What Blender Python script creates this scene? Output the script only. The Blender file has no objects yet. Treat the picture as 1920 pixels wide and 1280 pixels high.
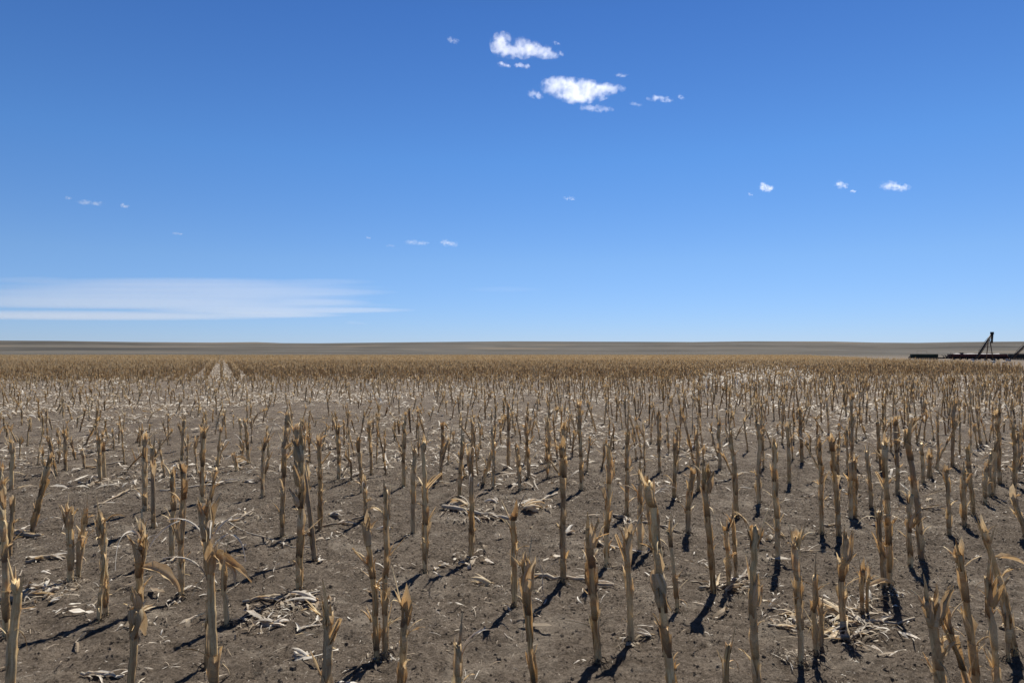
import bpy, math, random
import numpy as np
from mathutils import Vector, noise as mnoise

sc = bpy.context.scene
COL = sc.collection
R = math.radians

# ------------------------------------------------------------------ camera
F = 1280.0            # focal length in photo pixels (24 mm on 36 mm)
CAMH = 1.40
HORIZ = 662.0
PITCH = math.atan((HORIZ - 640.0) / F)
cam_d = bpy.data.cameras.new('camera'); cam_d.lens = 24.0; cam_d.sensor_width = 36.0
cam_d.clip_start = 0.05; cam_d.clip_end = 150000
cam = bpy.data.objects.new('camera', cam_d); COL.objects.link(cam)
cam.location = (0, 0, CAMH); cam.rotation_euler = (math.pi/2 + PITCH, 0, 0)
sc.camera = cam

# ------------------------------------------------------------------ sky, sun, exposure
SUN_AZ, SUN_EL = 22.0, 53.0        # azimuth clockwise from +Y (view axis)
w = bpy.data.worlds.new('World'); sc.world = w; w.use_nodes = True
nt = w.node_tree; nt.nodes.clear()
sky = nt.nodes.new('ShaderNodeTexSky'); sky.sky_type = 'NISHITA'; sky.sun_disc = False
sky.sun_elevation = R(SUN_EL); sky.sun_rotation = R(SUN_AZ)
sky.altitude = 1200; sky.air_density = 1.0; sky.dust_density = 0.0; sky.ozone_density = 3.0
hsv = nt.nodes.new('ShaderNodeHueSaturation'); hsv.inputs['Saturation'].default_value = 1.0
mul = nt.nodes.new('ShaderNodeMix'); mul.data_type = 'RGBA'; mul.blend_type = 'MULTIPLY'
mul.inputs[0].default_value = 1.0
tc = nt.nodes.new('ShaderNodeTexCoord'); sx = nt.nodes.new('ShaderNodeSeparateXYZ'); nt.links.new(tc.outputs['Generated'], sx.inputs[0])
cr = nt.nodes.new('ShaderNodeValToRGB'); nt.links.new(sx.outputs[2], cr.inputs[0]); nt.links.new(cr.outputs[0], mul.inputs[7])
TINT = [(0., (.365, .455, .735)), (.13, (.43, .555, .735)), (.27, (.36, .575, .80)), (.45, (.27, .475, .745)), (.75, (.15, .22, .31))]   # sky tint by height; darkened above the frame to cut ambient, deepen shadows
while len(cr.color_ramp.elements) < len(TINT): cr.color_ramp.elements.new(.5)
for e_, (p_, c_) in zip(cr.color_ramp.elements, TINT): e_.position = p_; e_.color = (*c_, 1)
bg = nt.nodes.new('ShaderNodeBackground'); bg.inputs['Strength'].default_value = 0.10
wo = nt.nodes.new('ShaderNodeOutputWorld')
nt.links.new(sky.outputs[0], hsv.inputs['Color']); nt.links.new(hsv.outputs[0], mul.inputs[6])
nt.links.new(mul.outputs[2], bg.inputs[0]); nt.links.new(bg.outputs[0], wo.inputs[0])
sd = bpy.data.lights.new('sun', 'SUN'); sd.energy = 5.0; sd.angle = R(0.5); sd.color = (1.0, 0.945, 0.85)
sun = bpy.data.objects.new('sun', sd); COL.objects.link(sun)
sdir = Vector((math.sin(R(SUN_AZ))*math.cos(R(SUN_EL)), math.cos(R(SUN_AZ))*math.cos(R(SUN_EL)), math.sin(R(SUN_EL))))
sun.rotation_euler = sdir.to_track_quat('Z', 'Y').to_euler()
sc.view_settings.view_transform = 'Standard'; sc.view_settings.look = 'None'
sc.view_settings.exposure = 0.5; sc.view_settings.gamma = 1.0
sc.cycles.max_bounces = 6; sc.cycles.diffuse_bounces = 2; sc.cycles.glossy_bounces = 1
sc.cycles.transmission_bounces = 2; sc.cycles.volume_bounces = 4; sc.cycles.transparent_max_bounces = 8
sc.cycles.volume_max_steps = 256

# ------------------------------------------------------------------ helpers
def ground_at(px, py):
    u = (px-960)/F; v = (py-640)/F
    dy = math.cos(PITCH) + v*math.sin(PITCH); dz = math.sin(PITCH) - v*math.cos(PITCH)
    t = CAMH / -dz
    return u*t, dy*t
def at_depth(px, py, Y):
    u = (px-960)/F; v = (py-640)/F
    dy = math.cos(PITCH) + v*math.sin(PITCH); dz = math.sin(PITCH) - v*math.cos(PITCH)
    t = Y/dy
    return u*t, CAMH + dz*t
def project(x, y, z):
    dz = z - CAMH
    f = y*math.cos(PITCH) + dz*math.sin(PITCH); up = -y*math.sin(PITCH) + dz*math.cos(PITCH)
    if f < 0.05: return (-9999, -9999)
    return 960 + F*x/f, 640 - F*up/f

def _h(ix, iy, s):
    n = (ix.astype(np.int64)*374761393 + iy.astype(np.int64)*668265263 + s*1442695041) & 0xffffffff
    n = ((n ^ (n >> 13))*1274126177) & 0xffffffff
    n = n ^ (n >> 16)
    return (n & 0xffff)/65535.0
def vnoise(x, y, s=0):
    ix = np.floor(x); iy = np.floor(y); fx = x-ix; fy = y-iy
    fx = fx*fx*(3-2*fx); fy = fy*fy*(3-2*fy)
    a = _h(ix, iy, s); b = _h(ix+1, iy, s); c = _h(ix, iy+1, s); d = _h(ix+1, iy+1, s)
    return (a*(1-fx)+b*fx)*(1-fy) + (c*(1-fx)+d*fx)*fy
def fbm(x, y, o=4, s=0):
    x = np.asarray(x, float); y = np.asarray(y, float)
    t = np.zeros_like(x); a = 0.5
    for k in range(o):
        t += a*vnoise(x, y, s+k*17); x = x*2.03+5.1; y = y*2.03+1.7; a *= 0.5
    return t/(1-0.5**o)

def ground_z(x, y):
    x = np.asarray(x, float); y = np.asarray(y, float)
    d = np.sqrt(x*x+y*y); near = np.clip((26-d)/10, 0, 1)
    return ((fbm(x*1.3, y*1.3, 3, 3)-.5)*0.07 + (fbm(x*7, y*7, 3, 9)-.5)*0.040*near + (fbm(x*24, y*24, 2, 21)-.5)*0.030*near) * np.clip((300-d)/200, 0, 1)

class MB:
    def __init__(s): s.v = []; s.f = []; s.uv = []; s.t = []
    def grid(s, rows, uvs, tint, close=False):
        """rows: list of equal-length lists of points; quads between them"""
        b = len(s.v); n = len(rows[0])
        for r_, q in zip(rows, uvs):
            s.v.extend(r_); s.uv.extend(q)
        s.t.extend([q for q in (tint if hasattr(tint, '__len__') else [tint]*len(rows)) for _ in range(n)])
        m = n if close else n-1
        for i in range(len(rows)-1):
            for j in range(m):
                a = b+i*n+j; c = b+i*n+(j+1) % n
                s.f.append((a, c, c+n, a+n))
    def tube(s, pts, rad, sides=6, tint=.5, cap=True):
        rows = []; uvs = []; L = 0
        for i, p in enumerate(pts):
            p = Vector(p)
            d = Vector(pts[min(i+1, len(pts)-1)]) - Vector(pts[max(i-1, 0)])
            if d.length < 1e-9: d = Vector((0, 0, 1))
            d.normalize(); a = Vector((0, 0, 1)) if abs(d.z) < .9 else Vector((1, 0, 0))
            e = d.cross(a).normalized(); g = d.cross(e)
            if i: L += (p-Vector(pts[i-1])).length
            rr = rad[i] if hasattr(rad, '__len__') else rad
            rows.append([tuple(p + (e*math.cos(q)+g*math.sin(q))*rr) for q in [2*math.pi*k/sides for k in range(sides)]])
            uvs.append([(k/sides*6.28*rr, L) for k in range(sides)])
        b = len(s.v); s.grid(rows, uvs, tint, True)
        if cap:
            s.f.append(tuple(b+k for k in range(sides))[::-1]); e_ = len(s.v)-sides; s.f.append(tuple(e_+k for k in range(sides)))
    def box(s, c, dim, rot=0, tint=.5):
        b = len(s.v); cx, cy, cz = c; dx, dy, dz = [q/2 for q in dim]; C_, S_ = math.cos(rot), math.sin(rot)
        for z in (-dz, dz):
            for x, y in ((-dx, -dy), (dx, -dy), (dx, dy), (-dx, dy)):
                s.v.append((cx+x*C_-y*S_, cy+x*S_+y*C_, cz+z)); s.uv.append((x, z)); s.t.append(tint)
        for f in ((3, 2, 1, 0), (4, 5, 6, 7), (0, 1, 5, 4), (1, 2, 6, 5), (2, 3, 7, 6), (3, 0, 4, 7)): s.f.append(tuple(b+k for k in f))
    def arrays(s): return np.array(s.v, np.float32), s.f, np.array(s.uv, np.float32), np.array(s.t, np.float32)
    def build(s, name, mat, parent=None, smooth=True):
        me = bpy.data.meshes.new(name); me.from_pydata(s.v, [], s.f)
        uv = me.uv_layers.new(name='UVMap'); li = np.empty(len(me.loops), np.int32); me.loops.foreach_get('vertex_index', li)
        uv.data.foreach_set('uv', np.array(s.uv, np.float32)[li].ravel())
        at = me.attributes.new('tint', 'FLOAT', 'POINT'); at.data.foreach_set('value', np.array(s.t, np.float32))
        if smooth: me.polygons.foreach_set('use_smooth', np.ones(len(me.polygons), bool))
        me.materials.append(mat); o = bpy.data.objects.new(name, me); COL.objects.link(o)
        if parent: o.parent = parent
        return o

def np_mesh(name, V, Q, UV, T, mat, smooth=False):
    """V (n,3), Q (m,4) quads, UV (n,2), T (n,)"""
    me = bpy.data.meshes.new(name); n, m = len(V), len(Q)
    me.vertices.add(n); me.vertices.foreach_set('co', V.astype(np.float32).ravel())
    me.loops.add(m*4); me.loops.foreach_set('vertex_index', Q.astype(np.int32).ravel())
    me.polygons.add(m); me.polygons.foreach_set('loop_start', np.arange(0, m*4, 4, dtype=np.int32))
    me.polygons.foreach_set('loop_total', np.full(m, 4, np.int32))
    me.update(calc_edges=True)
    uv = me.uv_layers.new(name='UVMap'); uv.data.foreach_set('uv', UV.astype(np.float32)[Q.ravel()].ravel())
    at = me.attributes.new('tint', 'FLOAT', 'POINT'); at.data.foreach_set('value', T.astype(np.float32))
    me.polygons.foreach_set('use_smooth', np.full(m, smooth, bool))
    me.materials.append(mat); o = bpy.data.objects.new(name, me); COL.objects.link(o); return o

def tag(o, label=None, cat=None, group=None, kind=None):
    if label: o['label'] = label
    if cat: o['category'] = cat
    if group: o['group'] = group
    if kind: o['kind'] = kind
    return o
def empty(name, loc, rz=0):
    o = bpy.data.objects.new(name, None); COL.objects.link(o); o.empty_display_size = .05
    o.location = loc; o.rotation_euler = (0, 0, rz); return o

# ------------------------------------------------------------------ materials
class N:
    def __init__(s, name):
        s.m = bpy.data.materials.new(name); s.m.use_nodes = True; s.t = s.m.node_tree; s.t.nodes.clear()
        s.out = s.t.nodes.new('ShaderNodeOutputMaterial')
    def n(s, typ, **kw):
        x = s.t.nodes.new('ShaderNode'+typ)
        for k, v in kw.items(): setattr(x, k, v)
        return x
    def set(s, sock, val):
        if isinstance(val, bpy.types.NodeSocket): s.t.links.new(val, sock)
        else:
            if hasattr(sock.default_value, '__len__') and hasattr(val, '__len__') and len(val) == 3 and len(sock.default_value) == 4: val = (*val, 1)
            sock.default_value = val
    def math(s, op, a, b=None, c=None, clamp=False):
        x = s.n('Math', operation=op, use_clamp=clamp); s.set(x.inputs[0], a)
        if b is not None: s.set(x.inputs[1], b)
        if c is not None: s.set(x.inputs[2], c)
        return x.outputs[0]
    def vm(s, op, a, b=None, out=0):
        x = s.n('VectorMath', operation=op); s.set(x.inputs[0], a)
        if b is not None: s.set(x.inputs[1], b)
        return x.outputs[out]
    def noise(s, vec, scale=1., detail=3., rough=.55, dist=0.):
        x = s.n('TexNoise'); s.set(x.inputs['Vector'], vec); x.inputs['Scale'].default_value = scale
        x.inputs['Detail'].default_value = detail; x.inputs['Roughness'].default_value = rough; x.inputs['Distortion'].default_value = dist
        return x.outputs[0]
    def ramp(s, fac, stops):
        x = s.n('ValToRGB'); s.set(x.inputs[0], fac); cr = x.color_ramp
        while len(cr.elements) < len(stops): cr.elements.new(.5)
        for e, (p, c) in zip(cr.elements, stops): e.position = p; e.color = (*c, 1) if len(c) == 3 else c
        return x.outputs[0]
    def mix(s, f, a, b, bt='MIX'):
        x = s.n('Mix', data_type='RGBA', blend_type=bt); s.set(x.inputs[0], f); s.set(x.inputs[6], a); s.set(x.inputs[7], b); return x.outputs[2]
    def mr(s, v, a, b, c=0., d=1.):
        x = s.n('MapRange'); s.set(x.inputs[0], v)
        for k, q in enumerate((a, b, c, d)): x.inputs[1+k].default_value = q
        return x.outputs[0]
    def bump(s, h, strength, dist=.002, normal=None):
        x = s.n('Bump'); x.inputs['Strength'].default_value = strength; x.inputs['Distance'].default_value = dist; s.set(x.inputs['Height'], h)
        if normal is not None: s.set(x.inputs['Normal'], normal)
        return x.outputs[0]
    def bsdf(s, col, rough=.8, spec=.2, normal=None, metal=0.):
        x = s.n('BsdfPrincipled'); s.set(x.inputs['Base Color'], col); s.set(x.inputs['Roughness'], rough)
        x.inputs['Specular IOR Level'].default_value = spec; x.inputs['Metallic'].default_value = metal
        if normal is not None: s.set(x.inputs['Normal'], normal)
        return x.outputs[0]

def plant_mat(name, ramp, trans=0., orange=.35, grey=.5, spec=.3, rough=.55):
    """dry maize tissue: streaks along the fibre, weathering, light through thin blades"""
    g = N(name)
    uv = g.n('UVMap').outputs[0]; oi = g.n('ObjectInfo').outputs['Random']; ti = g.n('Attribute', attribute_name='tint').outputs['Fac']
    off = g.n('CombineXYZ'); g.set(off.inputs[2], g.math('MULTIPLY', oi, 37.)); g.set(off.inputs[0], g.math('MULTIPLY', ti, 5.))
    v = g.vm('ADD', uv, off.outputs[0])
    fine = g.noise(g.vm('MULTIPLY', v, (420., 9., 1.)), 1., 3., .6)
    mid = g.noise(g.vm('MULTIPLY', v, (70., 7., 1.)), 1., 3., .6)
    pos = g.n('NewGeometry').outputs['Position']
    blot = g.noise(pos, 14., 3., .6)
    spots = g.noise(pos, 190., 2., .6)
    f = g.math('ADD', g.math('MULTIPLY', fine, .62), g.math('MULTIPLY', mid, .50))
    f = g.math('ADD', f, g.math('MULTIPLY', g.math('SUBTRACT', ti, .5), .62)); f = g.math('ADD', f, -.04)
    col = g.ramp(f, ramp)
    col = g.mix(g.mr(blot, .50, .66, 0., orange), col, (.46, .20, .055))
    wth = g.math('ADD', g.noise(pos, 6.3, 2.), g.math('MULTIPLY', g.math('FRACT', g.math('MULTIPLY', g.math('ADD', oi, ti), 13.7)), .34))
    col = g.mix(g.mr(wth, .55, .86, 0., grey), col, g.mix(.45, (.30, .27, .225), col, 'MULTIPLY'))
    col = g.mix(g.mr(g.noise(g.vm('MULTIPLY', v, (60., 60., 1.)), 1., 4., .7), .56, .74, 0., .7), col, g.mix(1., col, (.38, .32, .27), 'MULTIPLY'))
    col = g.mix(g.mr(spots, .63, .74, 0., .55), col, (.075, .05, .03))
    nrm = g.bump(fine, .5, .0012)
    b = g.bsdf(col, rough, spec, nrm)
    if trans > 0:
        tr = g.n('BsdfTranslucent'); g.set(tr.inputs[0], g.mix(.4, col, (.52, .27, .09))); g.set(tr.inputs['Normal'], nrm)
        mx = g.n('MixShader'); mx.inputs[0].default_value = trans; g.t.links.new(b, mx.inputs[1]); g.t.links.new(tr.outputs[0], mx.inputs[2]); b = mx.outputs[0]
    g.t.links.new(b, g.out.inputs[0]); return g.m

STALK = [(.28, (.08, .042, .016)), (.40, (.34, .215, .09)), (.52, (.62, .435, .205)), (.70, (.82, .64, .36))]
HUSK = [(.26, (.22, .13, .055)), (.42, (.46, .32, .15)), (.58, (.62, .48, .28)), (.78, (.76, .65, .46))]
PALE = [(.2, (.24, .19, .13)), (.42, (.40, .34, .26)), (.62, (.56, .51, .43)), (.85, (.74, .70, .62))]
M_stem = plant_mat('dry_stem', STALK, 0., .5, .5)
M_sheath = plant_mat('dry_sheath', [(.27, (.12, .065, .026)), (.38, (.44, .28, .12)), (.50, (.76, .52, .24)), (.66, (.86, .71, .44))], .34, .55, .42)
M_husk = plant_mat('dry_husk', HUSK, .30, .35, .4)
M_leaf = plant_mat('bleached_leaf', PALE, .22, .12, .3, .25, .6)
M_litter = plant_mat('bleached_litter', PALE, .12, .15, .45, .2, .7)
M_far = plant_mat('stubble_far', [(.26, (.11, .062, .026)), (.38, (.42, .28, .12)), (.51, (.72, .53, .26)), (.70, (.86, .72, .45))], .34, .12, .5)
def simple(name, col, rough=.8, spec=.2, metal=0., var=.3, scale=8.):
    g = N(name); p = g.n('NewGeometry').outputs['Position']; n = g.noise(p, scale, 5., .65)
    c = g.mix(g.mr(n, .35, .7, 0., var), col, tuple(q*.45 for q in col))
    g.t.links.new(g.bsdf(c, rough, spec, g.bump(n, .3, .01), metal), g.out.inputs[0]); return g.m
M_weed = simple('dead_weed', (.085, .072, .06), .9, .1, scale=60)
M_root = simple('root_crown', (.10, .078, .058), .9, .1, scale=60)

# soil
def soil():
    g = N('soil'); p = g.n('TexCoord').outputs['Object']
    sep = g.n('SeparateXYZ'); g.set(sep.inputs[0], p)
    big = g.noise(p, .9, 4., .6); med = g.noise(p, 6., 5., .65); fin = g.noise(p, 55., 6., .7); vf = g.noise(p, 260., 3., .7)
    patch = g.noise(p, 2.3, 6., .68, .6)
    c = g.ramp(g.math('ADD', g.math('ADD', g.math('MULTIPLY', fin, .55), g.math('MULTIPLY', med, .30)), g.math('MULTIPLY', g.noise(p, 130., 3., .7), .15)), [(.37, (.062, .049, .037)), (.5, (.178, .142, .109)), (.63, (.32, .265, .208))])
    c = g.mix(g.mr(patch, .52, .66, 0., .7), c, (.37, .315, .250))           # dry pale crust
    c = g.mix(g.mr(big, .5, .66, 0., .35), c, (.105, .082, .062))
    c = g.mix(g.mr(vf, .55, .68, 0., .75), c, (.032, .024, .018))
    c = g.mix(g.mr(vf, .36, .26, 0., .6), c, (.36, .32, .26))
    # far away: bleached residue averages over the soil, then the plain
    far = g.noise(g.vm('MULTIPLY', p, (.05, .02, 1.)), 1., 5., .6)
    plain = g.ramp(far, [(.35, (.062, .056, .044)), (.55, (.09, .080, .064)), (.7, (.12, .108, .088))])
    c = g.mix(g.mr(sep.outputs[1], 60., 500., 0., 1.), c, plain)
    vor = g.n('TexVoronoi'); g.set(vor.inputs['Vector'], p); vor.inputs['Scale'].default_value = 38.
    clod = g.math('SUBTRACT', 1., vor.outputs['Distance'])
    n1 = g.bump(med, .8, .05); n2 = g.bump(g.math('ADD', fin, g.math('MULTIPLY', clod, .35)), 1., .05, n1); n3 = g.bump(vf, 1., .008, n2)
    g.t.links.new(g.bsdf(c, .95, .1, n3), g.out.inputs[0]); return g.m
M_soil = soil()
def hillmat():
    g = N('hill_grass'); p = g.n('TexCoord').outputs['Object']
    a = g.noise(g.vm('MULTIPLY', p, (.0007, .0016, .02)), 1., 6., .6, .5)
    b = g.noise(g.vm('MULTIPLY', p, (.004, .003, .05)), 1., 5., .65)
    c = g.ramp(g.math('ADD', g.math('MULTIPLY', a, .7), g.math('MULTIPLY', b, .3)), [(.40, (.052, .049, .043)), (.48, (.088, .079, .066)), (.54, (.100, .094, .082)), (.61, (.140, .117, .090))])
    g.t.links.new(g.bsdf(c, .95, .05), g.out.inputs[0]); return g.m
M_hill = hillmat()

# ------------------------------------------------------------------ ground sheet and hills
def lines(a, b, step, lo, hi, grow=1.12):
    c = list(np.arange(a, b, step)); s = step; x = c[-1]
    while x < hi: s *= grow; x += s; c.append(x)
    s = step; x = a; pre = []
    while x > lo: s *= grow; x -= s; pre.append(x)
    return np.array(pre[::-1]+c)
gx = lines(-5.5, 5.5, .028, -7000, 7000, 1.07); gy = lines(1.7, 7.5, .028, -600, 9000, 1.035)
X, Y = np.meshgrid(gx, gy); Z = ground_z(X, Y)
V = np.stack([X, Y, Z], -1).reshape(-1, 3); nx, ny = len(gx), len(gy)
I, J = np.meshgrid(np.arange(nx-1), np.arange(ny-1)); A = (J*nx+I).ravel()
Q = np.stack([A, A+1, A+nx+1, A+nx], -1)
tag(np_mesh('ground', V, Q, V[:, :2], np.zeros(len(V)), M_soil, True), kind='structure')

SKY = [(-300, 637), (0, 638.2), (120, 639), (250, 641), (400, 642), (480, 641.2), (530, 643), (600, 643.3), (750, 641.6), (900, 640.2), (960, 639.6), (1100, 640.2), (1300, 641), (1400, 639.6),
       (1560, 640), (1640, 642), (1720, 642.6), (1800, 641), (1870, 640.4), (1920, 640), (2300, 638)]
def hills():
    px = np.linspace(-900, 2820, 500); sy = np.interp(px, [a for a, _ in SKY], [b for _, b in SKY])
    ds = np.concatenate([np.linspace(1100, 5200, 60), np.linspace(5300, 7500, 8)])
    P = []
    for d in ds:
        t = min(1, (d-1100)/4100); prof = (t**1.15)*(1.0) if d <= 5200 else max(0, 1-(d-5200)/2500)
        x = (px-960)/F*d
        top = (HORIZ-sy)/F*d + CAMH
        und = (fbm(x/900, np.full_like(x, d/420), 4, 5)-.5)*14*math.sin(math.pi*min(1, t))
        P.append(np.stack([x, np.full_like(x, d), -1.2 + (top+1.2)*prof + und], -1))
    V = np.concatenate(P); n = len(px); m = len(ds)
    I, J = np.meshgrid(np.arange(n-1), np.arange(m-1)); A = (J*n+I).ravel()
    return tag(np_mesh('hills', V, np.stack([A, A+1, A+n+1, A+n], -1), V[:, :2], np.zeros(len(V)), M_hill, True), kind='structure')
hills()

# ------------------------------------------------------------------ maize stalk builder
def frame_on(path, z):
    """point on a stem path for local height z"""
    for i in range(len(path)-1):
        if path[i+1][2] >= z:
            t = (z-path[i][2])/max(1e-6, path[i+1][2]-path[i][2]); return path[i].lerp(path[i+1], max(0, min(1, t)))
    return path[-1].copy()

def ribbon(mb, path, width, normal, curl=.3, across=3, tint=.5, rag=0., rng=random, twist=0.):
    """a leaf blade: path points, half widths, a hint for the blade's facing, cross curl"""
    rows = []; uvs = []; L = 0
    for i, p in enumerate(path):
        d = (path[min(i+1, len(path)-1)]-path[max(i-1, 0)]).normalized()
        if i: L += (p-path[i-1]).length
        nn = normal - d*normal.dot(d)
        if nn.length < 1e-4: nn = Vector((.3, .5, .1)) - d*d.dot(Vector((.3, .5, .1)))
        nn.normalize(); sdv = d.cross(nn)
        if twist:
            a = twist*i/max(1, len(path)-1); sdv, nn = sdv*math.cos(a)+nn*math.sin(a), nn*math.cos(a)-sdv*math.sin(a)
        wd = width[i] if hasattr(width, '__len__') else width
        row = []; uvr = []
        for j in range(across):
            q = -1+2*j/(across-1); edge = wd*q*(1+(rng.uniform(-rag, rag) if abs(q) == 1 else 0))
            row.append(tuple(p + sdv*edge + nn*(curl*wd*(q*q-.4)))); uvr.append((q*wd, L))
        rows.append(row); uvs.append(uvr)
    mb.grid(rows, uvs, tint)

def stem_mesh(rng, path, r, sides, tint, H, nodes):
    mb = MB(); rows = []; uvs = []
    ph = rng.uniform(0, 6); L = 0
    for i, p in enumerate(path):
        z = p.z; prof = 1.12 - .22*z/max(H, .01)
        for nz in nodes:
            prof += .16*math.exp(-((z-nz)/.008)**2)
        top = i == len(path)-1
        row = []; uvr = []
        for k in range(sides):
            a = 2*math.pi*k/sides
            rr = r*prof*(1+.07*math.sin(2*a+ph)+.05*math.sin(5*a+ph*2+z*9))
            dz = rng.uniform(-.012, .020) if top and sides > 5 else 0
            row.append((p.x+rr*math.cos(a), p.y+rr*math.sin(a), p.z+dz)); uvr.append((a*r, z))
        rows.append(row); uvs.append(uvr)
    mb.grid(rows, uvs, tint, True)
    b = len(mb.v); c = path[-1]
    mb.v.append((c.x, c.y, c.z-.006)); mb.uv.append((0, H)); mb.t.append(.75)
    for k in range(sides): mb.f.append((b-sides+k, b-sides+(k+1) % sides, b))
    return mb

def make_path(rng, H, bx, by, n, kink=.004, fold=False):
    pts = []; ox = oy = 0
    for i in range(n):
        t = i/(n-1)
        if i and i % 4 == 0: ox += rng.uniform(-kink, kink); oy += rng.uniform(-kink, kink)
        pts.append(Vector((bx*t**1.25+ox*t, by*t**1.25+oy*t, -.03*(1-t) + H*t)))
    if fold:                                               # snapped partway up, the upper part knocked over
        k = int(n*rng.uniform(.4, .7)); a = rng.uniform(0, 6.28); sl = rng.uniform(.35, .8)
        for i in range(k+1, n):
            d = (pts[i]-pts[k]).length*.92; pts[i] = pts[k]+Vector((math.cos(a)*d*math.sqrt(1-sl*sl), math.sin(a)*d*math.sqrt(1-sl*sl), d*sl))
    return pts

def sheath_mesh(rng, path, r, z0, L, a0, cover, cols, rws, flare, tint, spear=False):
    mb = MB(); rows = []; uvs = []
    cuts = [1 - .6*rng.random()**2 for _ in range(cols)]; wob = [rng.uniform(-.0016, .0024) for _ in range(cols)]
    k = rng.randrange(cols); cuts[k] = 1.12; cuts[(k+1) % cols] = 1.04
    if rng.random() < .5: cuts[rng.randrange(cols)] = .6
    if spear:
        k = rng.randrange(1, cols-1); pk = rng.uniform(1.15, 1.5); cuts = [max(.45, pk-abs(j-k)/cols*rng.uniform(1.6, 2.6)) for j in range(cols)]; flare *= .35
    ph = rng.uniform(0, 6); fside = rng.uniform(0, cover)
    for i in range(rws):
        t = i/(rws-1); row = []; uvr = []
        for j in range(cols):
            q = j/(cols-1); a = a0 + cover*q; z = z0 + L*t*cuts[j]
            c = frame_on(path, min(z, path[-1].z))
            e = abs(q-.5)*2
            rr = r*1.07 + .0012 + .0022*math.sin(a*3+z*40+ph) + flare*(t**2.2)*(.35+.65*e)*(1.2 if abs(a-a0-fside) < 1 else .6) + .0035*e*t + wob[j]*(.4+t)
            if z > path[-1].z: rr *= 1-.3*min(1, (z-path[-1].z)/.05)
            row.append((c.x+rr*math.cos(a), c.y+rr*math.sin(a), z)); uvr.append((a*r, z))
        rows.append(row); uvs.append(uvr)
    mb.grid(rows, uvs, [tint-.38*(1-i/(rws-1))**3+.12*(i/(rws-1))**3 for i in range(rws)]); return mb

def blade_path(rng, c, a, L, rise, droop, n=7, wob=.15):
    """a blade leaving the stem at angle a, going up then out or over"""
    pts = []; p = c.copy(); el = rise; az = a; st = L/(n-1)
    for i in range(n):
        pts.append(p.copy()); p = p + Vector((math.cos(az)*math.cos(el), math.sin(az)*math.cos(el), math.sin(el)))*st
        el -= droop/(n-1)*(1+rng.uniform(-.4, .4)); az += rng.uniform(-wob, wob)
    return pts

def husk_mesh(rng, c, a, size, tilt, petals=4, fat=.26, tint=.6, open_=.15, rws=9, cols=6):
    """an ear shuck: overlapping cupped blades around a tilted axis"""
    ax = Vector((math.cos(a)*math.sin(tilt), math.sin(a)*math.sin(tilt), math.cos(tilt)))
    e = ax.cross(Vector((.2, .3, 1)) if abs(ax.z) < .9 else Vector((1, 0, 0))).normalized(); g = ax.cross(e)
    mb = MB()
    for k in range(petals):
        L = size*rng.uniform(.75, 1.08); b0 = 2*math.pi*k/petals + rng.uniform(-.3, .3); span = rng.uniform(1.7, 2.5)
        op = open_*rng.uniform(.2, 1.6); ph = rng.uniform(0, 6); rows = []; uvs = []
        bend = Vector((rng.uniform(-1, 1), rng.uniform(-1, 1), 0))*size*.22; jag = [rng.uniform(-1, 1) for _ in range(cols)]
        for i in range(rws):
            t = i/(rws-1); rad = size*fat*(.42+.58*math.sin(math.pi*min(1, t*1.0+.12))**.9)*(1-.72*t**1.3)+.002*k*.6
            out = size*op*t**2.5; sp = span*(1-.82*t**2.2); row = []; uvr = []
            for j in range(cols):
                q = j/(cols-1)-.5; b = b0 + sp*q
                rr = rad*(1+.07*math.sin(q*17+ph)+.05*math.sin(q*41+ph*3+t*4)) + out + .45*rad*abs(q)*2*t + jag[j]*t*size*.05
                p = c + ax*(L*t*(1-.10*abs(q)*2*t+.10*jag[j]*t)) + (e*math.cos(b)+g*math.sin(b))*rr + bend*t*t
                row.append(tuple(p)); uvr.append((b*size*fat, L*t))
            rows.append(row); uvs.append(uvr)
        mb.grid(rows, uvs, tint+rng.uniform(-.12, .12))
    return mb

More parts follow.
